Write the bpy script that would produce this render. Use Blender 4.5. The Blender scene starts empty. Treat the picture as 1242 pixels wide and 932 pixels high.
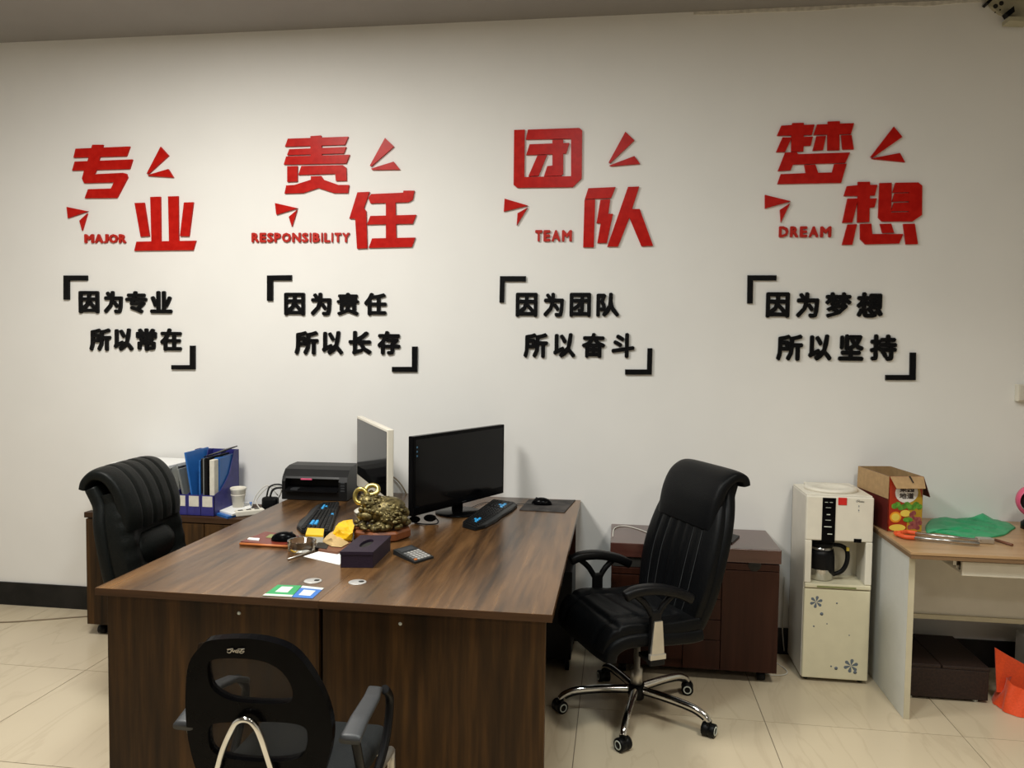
import bpy, bmesh, math, random
from mathutils import Vector, Matrix
random.seed(7)
S = bpy.context.scene
COL = S.collection
# ------------------------------------------------------------------ camera
F, YAW, PIT, ROL, DIST, HC = 941.3, -0.136, -0.0495, 0.0126, 4.185, 1.608
fw = Vector((math.sin(YAW)*math.cos(PIT), math.cos(YAW)*math.cos(PIT), math.sin(PIT)))
r0 = Vector((math.cos(YAW), -math.sin(YAW), 0)); u0 = r0.cross(fw)
rt = r0*math.cos(ROL) + u0*math.sin(ROL); up = -r0*math.sin(ROL) + u0*math.cos(ROL)
CAM = Vector((0, -DIST, HC))
cd = bpy.data.cameras.new('camera'); cd.lens = F*36/1242; cd.sensor_width = 36; cd.sensor_fit = 'HORIZONTAL'
cd.clip_start = 0.05
cam = bpy.data.objects.new('camera', cd); COL.objects.link(cam)
cam.matrix_world = Matrix(((rt.x, up.x, -fw.x, CAM.x), (rt.y, up.y, -fw.y, CAM.y), (rt.z, up.z, -fw.z, CAM.z), (0, 0, 0, 1)))
S.camera = cam
# ------------------------------------------------------------------ world, lights, exposure
w = bpy.data.worlds.new('world'); S.world = w; w.use_nodes = True
w.node_tree.nodes['Background'].inputs[0].default_value = (0.6, 0.62, 0.65, 1)
w.node_tree.nodes['Background'].inputs[1].default_value = 0.3
def area(name, loc, sx, sy, watts, col, spread=180):
    l = bpy.data.lights.new(name, 'AREA'); l.shape = 'RECTANGLE'; l.size = sx; l.size_y = sy
    l.energy = watts; l.color = col; l.spread = math.radians(spread)
    o = bpy.data.objects.new(name, l); o.location = loc; COL.objects.link(o); return o
CZ = 3.342
area('panel_light_key', (-2.0, -1.95, CZ-.02), .6, .9, 95, (1, .97, .905))
area('panel_light_mid', (-.3, -2.6, CZ-.02), .5, .5, 40, (.93, 1, .975))
area('panel_light_rear', (-1.9, -5.2, CZ-.02), .6, .6, 22, (1, .95, .86))
area('panel_light_rear_right', (1.6, -5.4, CZ-.02), .6, .6, 34, (1, .93, .83))
area('fill_light_right', (1.35, -2.3, CZ-.02), .4, .4, 26, (1, .95, .84), 115)  # added unseen fill, narrowed to brighten the right floor more than the wall
vs = S.view_settings; vs.view_transform = 'Standard'; vs.look = 'None'; vs.gamma = 1; vs.use_curve_mapping = False
vs.exposure = 0.0
S.cycles.max_bounces = 8; S.cycles.transparent_max_bounces = 12

# ------------------------------------------------------------------ pixel rays -> points in the room
def ray(x, y): return fw + rt*((x-621)/F) - up*((y-466)/F)
def atz(x, y, z): d = ray(x, y); return CAM + d*((z-CAM.z)/d.z)
def aty(x, y, Y): d = ray(x, y); return CAM + d*((Y-CAM.y)/d.y)
def atx(x, y, X): d = ray(x, y); return CAM + d*((X-CAM.x)/d.x)
def atp(x, y, p, n): d = ray(x, y); return CAM + d*((Vector(p)-CAM).dot(Vector(n))/d.dot(Vector(n)))

# ------------------------------------------------------------------ materials
MATS = {}
def mat(name, col, rough=.5, metal=0, coat=0, var=.06, scale=18, bump=0, alpha=1, trans=0, emit=0, ior=1.45, stretch=(1, 1, 1), col2=None, sheen=0, spec=.5):
    if name in MATS: return MATS[name]
    m = bpy.data.materials.new(name); m.use_nodes = True; nt = m.node_tree; n = nt.nodes; L = nt.links
    b = n['Principled BSDF']
    tc = n.new('ShaderNodeTexCoord'); mp = n.new('ShaderNodeMapping'); nz = n.new('ShaderNodeTexNoise')
    mp.inputs['Scale'].default_value = stretch
    nz.inputs['Scale'].default_value = scale; nz.inputs['Detail'].default_value = 4
    L.new(tc.outputs['Object'], mp.inputs[0]); L.new(mp.outputs[0], nz.inputs['Vector'])
    cr = n.new('ShaderNodeValToRGB')
    c2 = col2 or tuple(min(1, c*(1+var)+.001) for c in col)
    c1 = col if col2 else tuple(c*(1-var) for c in col)
    cr.color_ramp.elements[0].color = (*c1, 1); cr.color_ramp.elements[1].color = (*c2, 1)
    cr.color_ramp.elements[0].position = .35; cr.color_ramp.elements[1].position = .65
    L.new(nz.outputs['Fac'], cr.inputs[0]); L.new(cr.outputs[0], b.inputs['Base Color'])
    b.inputs['Roughness'].default_value = rough; b.inputs['Metallic'].default_value = metal
    b.inputs['Coat Weight'].default_value = coat; b.inputs['Coat Roughness'].default_value = .12
    b.inputs['Alpha'].default_value = alpha; b.inputs['Transmission Weight'].default_value = trans
    b.inputs['IOR'].default_value = ior; b.inputs['Sheen Weight'].default_value = sheen
    b.inputs['Specular IOR Level'].default_value = spec
    if emit:
        b.inputs['Emission Color'].default_value = (*col, 1); b.inputs['Emission Strength'].default_value = emit
    if bump:
        bp = n.new('ShaderNodeBump'); bp.inputs['Strength'].default_value = bump; bp.inputs['Distance'].default_value = .004
        L.new(nz.outputs['Fac'], bp.inputs['Height']); L.new(bp.outputs[0], b.inputs['Normal'])
    MATS[name] = m; return m
def wood(name, dark, mid, light, axis='y', scale=1.0, rough=.35, coat=0.0):
    m = bpy.data.materials.new(name); m.use_nodes = True; nt = m.node_tree; n = nt.nodes; L = nt.links
    b = n['Principled BSDF']
    tc = n.new('ShaderNodeTexCoord'); mp = n.new('ShaderNodeMapping')
    st = {'x': (.6, 9, 9), 'y': (9, .6, 9), 'z': (9, 9, .6)}[axis]
    mp.inputs['Scale'].default_value = [s*scale for s in st]
    L.new(tc.outputs['Object'], mp.inputs[0])
    n1 = n.new('ShaderNodeTexNoise'); n1.inputs['Scale'].default_value = .9; n1.inputs['Detail'].default_value = 3; n1.inputs['Distortion'].default_value = .6
    n2 = n.new('ShaderNodeTexNoise'); n2.inputs['Scale'].default_value = 6; n2.inputs['Detail'].default_value = 6
    L.new(mp.outputs[0], n1.inputs['Vector']); L.new(mp.outputs[0], n2.inputs['Vector'])
    mx = n.new('ShaderNodeMix'); mx.data_type = 'FLOAT'; mx.inputs[0].default_value = .42
    L.new(n1.outputs['Fac'], mx.inputs[2]); L.new(n2.outputs['Fac'], mx.inputs[3])
    cr = n.new('ShaderNodeValToRGB'); e = cr.color_ramp.elements
    e[0].position = .36; e[0].color = (*dark, 1); e[1].position = .66; e[1].color = (*light, 1)
    k = e.new(.5); k.color = (*mid, 1)
    L.new(mx.outputs[0], cr.inputs[0]); L.new(cr.outputs[0], b.inputs['Base Color'])
    b.inputs['Roughness'].default_value = rough; b.inputs['Coat Weight'].default_value = coat; b.inputs['Coat Roughness'].default_value = .2
    b.inputs['Specular IOR Level'].default_value = .2 if rough >= .4 else .45
    bp = n.new('ShaderNodeBump'); bp.inputs['Strength'].default_value = .08; bp.inputs['Distance'].default_value = .002
    L.new(n2.outputs['Fac'], bp.inputs['Height']); L.new(bp.outputs[0], b.inputs['Normal'])
    MATS[name] = m; return m
def marble():
    m = bpy.data.materials.new('tile_marble'); m.use_nodes = True; nt = m.node_tree; n = nt.nodes; L = nt.links
    b = n['Principled BSDF']; g = n.new('ShaderNodeNewGeometry')
    mp = n.new('ShaderNodeMapping'); mp.inputs['Rotation'].default_value = (0, 0, .9); mp.inputs['Scale'].default_value = (2.2, .45, 1)
    oi = n.new('ShaderNodeObjectInfo'); ad = n.new('ShaderNodeVectorMath'); ad.operation = 'ADD'
    L.new(g.outputs['Position'], ad.inputs[0]); L.new(oi.outputs['Random'], ad.inputs[1]); L.new(ad.outputs[0], mp.inputs[0])
    nz = n.new('ShaderNodeTexNoise'); nz.inputs['Scale'].default_value = 2.2; nz.inputs['Detail'].default_value = 8; nz.inputs['Distortion'].default_value = 1.2
    L.new(mp.outputs[0], nz.inputs['Vector'])
    cr = n.new('ShaderNodeValToRGB'); e = cr.color_ramp.elements
    A = (.60, .51, .365); V = (.555, .465, .33)
    e[0].position = 0; e[0].color = (*A, 1); e[1].position = .999; e[1].color = (*(c*1.05 for c in A), 1)
    for p, c in ((.46, A), (.495, V), (.53, A)):
        k = e.new(p); k.color = (*c, 1)
    L.new(nz.outputs['Fac'], cr.inputs[0]); L.new(cr.outputs[0], b.inputs['Base Color'])
    b.inputs['Roughness'].default_value = .26
    return m
M = dict(
    wall=mat('wall_paint', (.80, .79, .765), .75, var=.012, scale=3, bump=.03),
    wallf=mat('grey_rear_wall', (.16, .155, .15), .8, var=.03, scale=3),  # unseen wall, coloured dark to cut fill light and reflections on black parts
    ceil=mat('ceiling_paint', (.30, .285, .27), .9, var=.02, scale=3),
    plaster=mat('plaster_edge', (.62, .59, .53), .9, var=.15, scale=30, bump=.3),
    tile=marble(), grout=mat('grout', (.20, .16, .12), .9),
    skirt=mat('black_skirting_tile', (.006, .006, .006), .4, col2=(.016, .015, .014), scale=7, spec=.25),
    red=mat('red_acrylic', (.42, .008, .005), .3, col2=(.50, .013, .008), scale=30, spec=.12),
    redside=mat('red_acrylic_small', (.46, .02, .012), .4, spec=.25),
    black=mat('black_acrylic', (.003, .003, .0035), .35, spec=.18),
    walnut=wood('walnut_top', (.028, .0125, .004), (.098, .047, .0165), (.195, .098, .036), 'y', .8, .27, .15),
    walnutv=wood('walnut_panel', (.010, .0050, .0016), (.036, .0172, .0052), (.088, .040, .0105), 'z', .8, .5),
    walnutx=wood('walnut_dark', (.02, .009, .004), (.045, .021, .009), (.075, .036, .016), 'x', .9, .5),
    mahog=wood('mahogany_panel', (.022, .0065, .0035), (.033, .010, .0055), (.045, .0145, .008), 'z', .9, .4),
    mahogt=wood('mahogany_top', (.055, .018, .013), (.075, .026, .019), (.09, .034, .025), 'x', .9, .22, .4),
    leather=mat('black_leather', (.003, .0034, .004), .42, scale=160, bump=.25, var=.15, spec=.13),
    leather2=mat('dark_green_black_leather', (.0055, .0065, .006), .45, scale=140, bump=.3, var=.15, spec=.16),
    stitch=mat('stitch_thread', (.06, .064, .066), .8),
    blackp=mat('black_plastic', (.004, .004, .0045), .4, spec=.2),
    gloss=mat('glossy_black_plastic', (.002, .002, .0025), .20, spec=.06),
    screen=mat('monitor_screen', (.0015, .0015, .002), .10, var=.02, spec=.2),
    chrome=mat('chrome', (.75, .75, .74), .12, 1),
    satin=mat('satin_steel', (.56, .53, .47), .35, .8),
    silver=mat('silver_plastic', (.48, .47, .45), .35, .3),
    greyp=mat('grey_plastic', (.032, .034, .037), .45),
    fabric=mat('charcoal_fabric', (.006, .0075, .008), .95, scale=300, bump=.4),
    ivory=mat('ivory_plastic', (.74, .70, .60), .35, var=.02),
    cream=mat('cream_plastic', (.70, .65, .47), .3, var=.02),
    iv2=mat('beige_plastic', (.62, .58, .50), .4, var=.02),
    whitep=mat('white_plastic', (.72, .72, .70), .4, var=.02),
    whitel=mat('white_laminate', (.68, .69, .65), .4, var=.02),
    creaml=mat('cream_laminate', (.55, .50, .36), .5, var=.03),
    oak=wood('oak_top', (.36, .22, .11), (.44, .28, .145), (.50, .33, .18), 'x', .8, .35),
    oakedge=mat('oak_edge', (.20, .12, .06), .5),
    card=mat('cardboard', (.42, .27, .13), .85, scale=40, var=.08),
    cardin=mat('cardboard_inner', (.34, .22, .10), .9, scale=40, var=.08),
    jred=mat('carton_red', (.40, .03, .008), .4), jdred=mat('carton_dark_red', (.10, .012, .01), .4),
    jyel=mat('carton_yellow', (.48, .30, .02), .4), jora=mat('carton_orange', (.85, .33, .02), .4),
    jlem=mat('carton_lemon', (.85, .66, .10), .4), jgrn=mat('carton_green', (.10, .30, .03), .4, var=.4, scale=60),
    jgrape=mat('carton_grape', (.22, .04, .05), .35, col2=(.38, .11, .10), scale=80), jwht=mat('carton_white', (.75, .74, .70), .4),
    jblk=mat('carton_ink', (.03, .02, .02), .5),
    green=mat('green_plastic_film', (.015, .30, .115), .38, col2=(.03, .38, .16), scale=12, bump=.4, stretch=(1, 1, 1)),
    orange=mat('orange_nonwoven', (.72, .065, .006), .7, scale=120, bump=.3, sheen=.2),
    pink=mat('pink_plastic', (.75, .11, .22), .4),
    paper=mat('white_paper', (.78, .78, .76), .8, var=.02), paper2=mat('cream_paper', (.66, .63, .54), .8, var=.06, scale=40),
    blue=mat('blue_folder', (.02, .125, .40), .35), navy=mat('navy_card', (.022, .022, .16), .5, col2=(.03, .03, .20), scale=30, coat=.1),
    smoke=mat('grey_folder', (.16, .17, .165), .35), skyb=mat('sky_blue_key', (.03, .34, .72), .4),
    brass=mat('antique_brass', (.055, .042, .015), .42, .6, col2=(.22, .175, .07), scale=70, bump=.6),
    gold=mat('bright_gold', (.42, .33, .10), .32, .9, col2=(.60, .48, .15), scale=60), rosew=mat('rosewood', (.17, .050, .014), .4, var=.2, scale=20),
    purple=mat('aubergine_leatherette', (.022, .013, .026), .55, scale=200, bump=.3, spec=.3),
    yellow=mat('yellow_film', (.85, .50, .005), .4, bump=.3), tan=mat('tan_paper', (.52, .36, .16), .8, bump=.3),
    green2=mat('sticker_green', (.03, .30, .10), .5), blue2=mat('sticker_blue', (.04, .16, .50), .5), pale=mat('sticker_white', (.62, .66, .60), .5),
    glass=mat('ashtray_glass', (.93, .93, .88), .04, trans=1, var=.01), ash=mat('ash', (.30, .28, .24), .9, var=.4, scale=90),
    slate=mat('slate_plastic', (.016, .018, .019), .42, spec=.35), padm=mat('mousepad_print', (.018, .016, .016), .8, col2=(.06, .052, .048), scale=14),
    lred=mat('lacquer_red', (.15, .022, .012), .35), lor=mat('orange_wood', (.48, .15, .04), .4),
    olive=mat('olive_print', (.22, .24, .09), .5), buttonred=mat('red_button', (.60, .02, .015), .35),
    rubber=mat('orange_rubber', (.75, .10, .025), .45), stick=mat('brown_stick', (.16, .06, .03), .5),
    dbox=mat('dark_red_brown_box', (.013, .0065, .005), .6, col2=(.030, .014, .010), scale=90),
    deco=mat('blue_grey_decal', (.13, .16, .20), .5), cable=mat('white_cable', (.62, .60, .54), .5), cableb=mat('black_cable', (.012, .012, .012), .5),
    cableg=mat('grey_brown_cable', (.22, .17, .11), .6), beigem=mat('beige_metal', (.40, .37, .26), .5, var=.1), hole=mat('dark_hole', (.02, .018, .015), .9),
    prn=mat('printer_black', (.0075, .0075, .0078), .4, spec=.3), greyk=mat('grey_key', (.16, .16, .16), .5), steel=mat('brushed_steel', (.55, .54, .52), .25, 1),
)
def netmat():
    m = bpy.data.materials.new('black_mesh_net'); m.use_nodes = True; nt = m.node_tree; n = nt.nodes; L = nt.links
    b = n['Principled BSDF']; b.inputs['Base Color'].default_value = (.02, .02, .02, 1); b.inputs['Roughness'].default_value = .8
    tc = n.new('ShaderNodeTexCoord'); ck = n.new('ShaderNodeTexChecker'); ck.inputs['Scale'].default_value = 700
    ck.inputs['Color1'].default_value = (.10, .10, .10, 1); ck.inputs['Color2'].default_value = (.62, .62, .62, 1)
    L.new(tc.outputs['Object'], ck.inputs['Vector']); L.new(ck.outputs['Color'], b.inputs['Alpha'])
    return m
M['net'] = netmat()

# ------------------------------------------------------------------ mesh builder
class MB:
    def __init__(s): s.bm = bmesh.new()
    def _add(s, vs, fs):
        v = [s.bm.verts.new(p) for p in vs]
        for f in fs:
            try: s.bm.faces.new([v[i] for i in f])
            except ValueError: pass
        return s
    def box(s, a, b, bev=0, R=None, seg=2):
        (x0, y0, z0), (x1, y1, z1) = a, b
        x0, x1 = min(x0, x1), max(x0, x1); y0, y1 = min(y0, y1), max(y0, y1); z0, z1 = min(z0, z1), max(z0, z1)
        t = bmesh.new(); bmesh.ops.create_cube(t, size=1)
        for v in t.verts: v.co = Vector(((x0+x1)/2+v.co.x*(x1-x0), (y0+y1)/2+v.co.y*(y1-y0), (z0+z1)/2+v.co.z*(z1-z0)))
        if bev: bmesh.ops.bevel(t, geom=t.edges[:], offset=bev, segments=seg, affect='EDGES', profile=.5)
        if R: bmesh.ops.transform(t, matrix=R, verts=t.verts)
        return s.merge(t)
    def merge(s, t):
        mp = {v: s.bm.verts.new(v.co) for v in t.verts}
        for f in t.faces:
            nf = s.bm.faces.new([mp[v] for v in f.verts]); nf.smooth = f.smooth
        t.free(); return s
    def hexa(s, p):   # 8 points: bottom 4 (ccw), top 4
        return s._add(p, [(3, 2, 1, 0), (4, 5, 6, 7), (0, 1, 5, 4), (1, 2, 6, 5), (2, 3, 7, 6), (3, 0, 4, 7)])
    def prism(s, poly, d):
        d = Vector(d); n = len(poly); p = [Vector(q) for q in poly]
        t = bmesh.new(); v = [t.verts.new(q) for q in p]; f = t.faces.new(v)
        r = bmesh.ops.extrude_face_region(t, geom=[f])
        bmesh.ops.translate(t, vec=d, verts=[g for g in r['geom'] if isinstance(g, bmesh.types.BMVert)])
        bmesh.ops.triangulate(t, faces=[f for f in t.faces if len(f.verts) > 4])
        bmesh.ops.recalc_face_normals(t, faces=t.faces[:])
        return s.merge(t)
    def cyl(s, a, b, r0, r1=None, n=20, cap=True, smooth=True):
        a, b = Vector(a), Vector(b); r1 = r0 if r1 is None else r1
        d = (b-a).normalized(); x = d.orthogonal().normalized(); y = d.cross(x)
        va = [s.bm.verts.new(a+(x*math.cos(2*math.pi*i/n)+y*math.sin(2*math.pi*i/n))*r0) for i in range(n)]
        vb = [s.bm.verts.new(b+(x*math.cos(2*math.pi*i/n)+y*math.sin(2*math.pi*i/n))*r1) for i in range(n)]
        for i in range(n):
            f = s.bm.faces.new((va[i], va[(i+1) % n], vb[(i+1) % n], vb[i])); f.smooth = smooth
        if cap: s.bm.faces.new(va[::-1]); s.bm.faces.new(vb)
        return s
    def tube(s, pts, r, n=8, cap=True, sub=6, closed=False):
        P = [Vector(p) for p in pts]
        if sub > 1 and len(P) > 2: P = catmull(P, sub, closed)
        m = len(P); rr = r if callable(r) else (lambda t: r)
        rings = []; prev = None
        for i, p in enumerate(P):
            a = P[i-1] if (i > 0 or closed) else P[0]; b = P[(i+1) % m] if (i < m-1 or closed) else P[-1]
            d = (b-a).normalized()
            x = d.orthogonal().normalized() if prev is None else (prev - d*prev.dot(d)).normalized()
            prev = x; y = d.cross(x); q = rr(i/(m-1))
            rings.append([s.bm.verts.new(p+(x*math.cos(2*math.pi*k/n)+y*math.sin(2*math.pi*k/n))*q) for k in range(n)])
        for i in range(m if closed else m-1):
            A, B = rings[i], rings[(i+1) % m]
            for k in range(n):
                f = s.bm.faces.new((A[k], A[(k+1) % n], B[(k+1) % n], B[k])); f.smooth = True
        if cap and not closed: s.bm.faces.new(rings[0][::-1]); s.bm.faces.new(rings[-1])
        return s
    def lathe(s, prof, c=(0, 0, 0), n=28, axis='z', cap=True):
        c = Vector(c); rings = []
        for r, h in prof:
            ring = []
            for k in range(n):
                a = 2*math.pi*k/n; u, v = r*math.cos(a), r*math.sin(a)
                p = {'z': Vector((u, v, h)), 'y': Vector((u, h, v)), 'x': Vector((h, u, v))}[axis]
                ring.append(s.bm.verts.new(c+p))
            rings.append(ring)
        for A, B in zip(rings, rings[1:]):
            for k in range(n):
                f = s.bm.faces.new((A[k], A[(k+1) % n], B[(k+1) % n], B[k])); f.smooth = True
        if cap:
            s.bm.faces.new(rings[0][::-1]); s.bm.faces.new(rings[-1])
        return s
    def ell(s, c, r, R=None, n=12):
        t = bmesh.new(); bmesh.ops.create_uvsphere(t, u_segments=n, v_segments=max(6, n*2//3), radius=1)
        for v in t.verts: v.co = Vector((v.co.x*r[0], v.co.y*r[1], v.co.z*r[2]))
        if R: bmesh.ops.transform(t, matrix=R, verts=t.verts)
        for v in t.verts: v.co += Vector(c)
        for f in t.faces: f.smooth = True
        return s.merge(t)
    def sweep(s, path, hw, ht, e=.55, n=36, disp=None, sub=6, cross=None):
        """pad swept along path of (x,z) in the local XZ plane; lateral = Y; hw/ht functions of t; disp(t,u,front)"""
        P = catmull([Vector((p[0], 0, p[1])) for p in path], sub, False) if sub > 1 else [Vector((p[0], 0, p[1])) for p in path]
        m = len(P); rings = []
        for i, p in enumerate(P):
            a = P[max(0, i-1)]; b = P[min(m-1, i+1)]; d = (b-a).normalized()
            nrm = Vector((d.z, 0, -d.x))      # 'front' side
            t = i/(m-1); W, T = hw(t), ht(t); ring = []
            for k in range(n):
                h_ = n//2; sg = 1 if k < h_ else -1; q_ = (k % h_)/h_      # even spacing across each face
                uu = sg*math.cos(math.pi*q_); pw = 2/e; vv = sg*max(0., 1-abs(uu)**pw)**(1/pw)
                off = disp(t, uu, vv) if disp else 0
                ring.append(s.bm.verts.new(p + Vector((0, uu*W, 0)) + nrm*(vv*T+off)))
            rings.append(ring)
        for A, B in zip(rings, rings[1:]):
            for k in range(n):
                f = s.bm.faces.new((A[k], A[(k+1) % n], B[(k+1) % n], B[k])); f.smooth = True
        for ring, rev in ((rings[0], True), (rings[-1], False)):
            c = sum((v.co for v in ring), Vector())/n; cv = s.bm.verts.new(c)
            for k in range(n):
                f = (ring[k], ring[(k+1) % n], cv); f = s.bm.faces.new(f[::-1] if not rev else f); f.smooth = True
        return s
    def grid(s, fn, nu, nv, th=0):
        V = [[s.bm.verts.new(fn(i/nu, j/nv)) for j in range(nv+1)] for i in range(nu+1)]
        for i in range(nu):
            for j in range(nv):
                f = s.bm.faces.new((V[i][j], V[i+1][j], V[i+1][j+1], V[i][j+1])); f.smooth = True
        if th:
            bmesh.ops.recalc_face_normals(s.bm, faces=s.bm.faces[:])
            g = bmesh.ops.solidify(s.bm, geom=s.bm.faces[:], thickness=th)
        return s
    def ringplate(s, outer, holes, nrm, th):
        """flat plate with holes, extruded by th along nrm"""
        t = bmesh.new(); es = []
        for loop in [outer]+holes:
            v = [t.verts.new(p) for p in loop]
            es += [t.edges.new((v[i], v[(i+1) % len(v)])) for i in range(len(v))]
        bmesh.ops.triangle_fill(t, edges=es, use_beauty=True, normal=nrm)
        r = bmesh.ops.extrude_face_region(t, geom=t.faces[:])
        bmesh.ops.translate(t, vec=Vector(nrm).normalized()*th, verts=[g for g in r['geom'] if isinstance(g, bmesh.types.BMVert)])
        bmesh.ops.recalc_face_normals(t, faces=t.faces[:])
        return s.merge(t)
def catmull(P, sub, closed):
    out = []; n = len(P)
    segs = n if closed else n-1
    for i in range(segs):
        p0 = P[(i-1) % n] if (i > 0 or closed) else P[0]; p1 = P[i]; p2 = P[(i+1) % n]; p3 = P[(i+2) % n] if (i+2 < n or closed) else P[-1]
        for k in range(sub):
            t = k/sub
            out.append(.5*((2*p1)+(p2-p0)*t+(2*p0-5*p1+4*p2-p3)*t*t+(3*p1-p0-3*p2+p3)*t**3))
    if not closed: out.append(P[-1].copy())
    return out
def smoothloop(pts, sub=5): return catmull([Vector(p) for p in pts], sub, True)

ROOTM = {}
def thing(name, label, cat, loc, rz=0, group=None, kind=None):
    o = bpy.data.objects.new(name, None); COL.objects.link(o); o.location = loc; o.rotation_euler = (0, 0, rz)
    o.empty_display_size = .05
    ROOTM[o.name] = Matrix.Translation(loc) @ Matrix.Rotation(rz, 4, 'Z')
    tag(o, label, cat, group, kind); return o
def tag(o, label=None, cat=None, group=None, kind=None):
    if label: o['label'] = label
    if cat: o['category'] = cat
    if group: o['group'] = group
    if kind: o['kind'] = kind
    return o
def build(mb, name, m, parent=None, world=False, label=None, subsurf=0, loc=None, smooth=False, keepn=False):
    """world=True: the builder holds room coordinates, turned into the frame of the thing"""
    bm = mb.bm
    if not keepn: bmesh.ops.recalc_face_normals(bm, faces=bm.faces[:])
    root = parent
    while root is not None and root.name not in ROOTM: root = root.parent
    if world and root is not None: bmesh.ops.transform(bm, matrix=ROOTM[root.name].inverted(), verts=bm.verts)
    if loc is not None and parent is None: bmesh.ops.translate(bm, vec=-Vector(loc), verts=bm.verts)
    if smooth:
        for f in bm.faces: f.smooth = True
    me = bpy.data.meshes.new(name); bm.to_mesh(me); bm.free(); me.materials.append(m)
    o = bpy.data.objects.new(name, me); COL.objects.link(o)
    if parent is not None: o.parent = parent
    if loc is not None and parent is None: o.location = loc
    if subsurf:
        md = o.modifiers.new('s', 'SUBSURF'); md.levels = subsurf; md.render_levels = subsurf
    if label: o['label'] = label
    return o

# ================================================================== THE ROOM
X0, X1, YF = -5.0, 4.2, -7.2
def struct(name, mb, m):
    o = build(mb, name, m); o['kind'] = 'structure'; return o
struct('wall_back', MB().box((X0, 0, 0), (X1, .15, CZ)), M['wall'])
struct('wall_left', MB().box((X0-.15, YF, 0), (X0, .15, CZ)), M['wall'])
struct('wall_right', MB().box((X1, YF, 0), (X1+.15, .15, CZ)), M['wall'])
struct('wall_front', MB().box((X0-.15, YF-.15, 0), (X1+.15, YF, CZ)), M['wallf'])
struct('ceiling', MB().box((X0-.15, YF-.15, CZ), (X1+.15, .15, CZ+.1)), M['ceil'])
fl = struct('floor', MB().box((X0-.15, YF-.15, -.12), (X1+.15, .15, -.003)), M['grout'])
gx, gy, T, J = -.145, -.791, .8, .0018
tme = {}
for i in range(-7, 6):
    for j in range(-8, 1):
        xa, xb = max(X0, gx+i*T)+J, min(X1, gx+(i+1)*T)-J; ya, yb = max(YF, gy+j*T)+J, min(-.002, gy+(j+1)*T)-J
        if xb-xa < .02 or yb-ya < .02: continue
        key = (round(xb-xa, 3), round(yb-ya, 3))
        if key not in tme:
            b = MB().box((0, 0, -.02), (xb-xa, yb-ya, 0)); me = bpy.data.meshes.new('tile'); bmesh.ops.recalc_face_normals(b.bm, faces=b.bm.faces[:]); b.bm.to_mesh(me); b.bm.free(); me.materials.append(M['tile']); tme[key] = me
        o = bpy.data.objects.new('tile', tme[key]); o.location = (xa, ya, 0); o.parent = fl; COL.objects.link(o)
mb = MB().box((X0, -.012, .0), (X1, 0, .139), .002)
struct('baseboard_back', mb, M['skirt'])
mb = MB(); random.seed(3)
top = [Vector((.35+.16*k, -.006, CZ-.012-random.random()*.014)) for k in range(11)]
mb.prism([Vector((.35, -.006, CZ-.001))]+top+[Vector((1.95, -.006, CZ-.001))], (0, .006, 0))
struct('trim_1', mb, M['plaster'])

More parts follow.
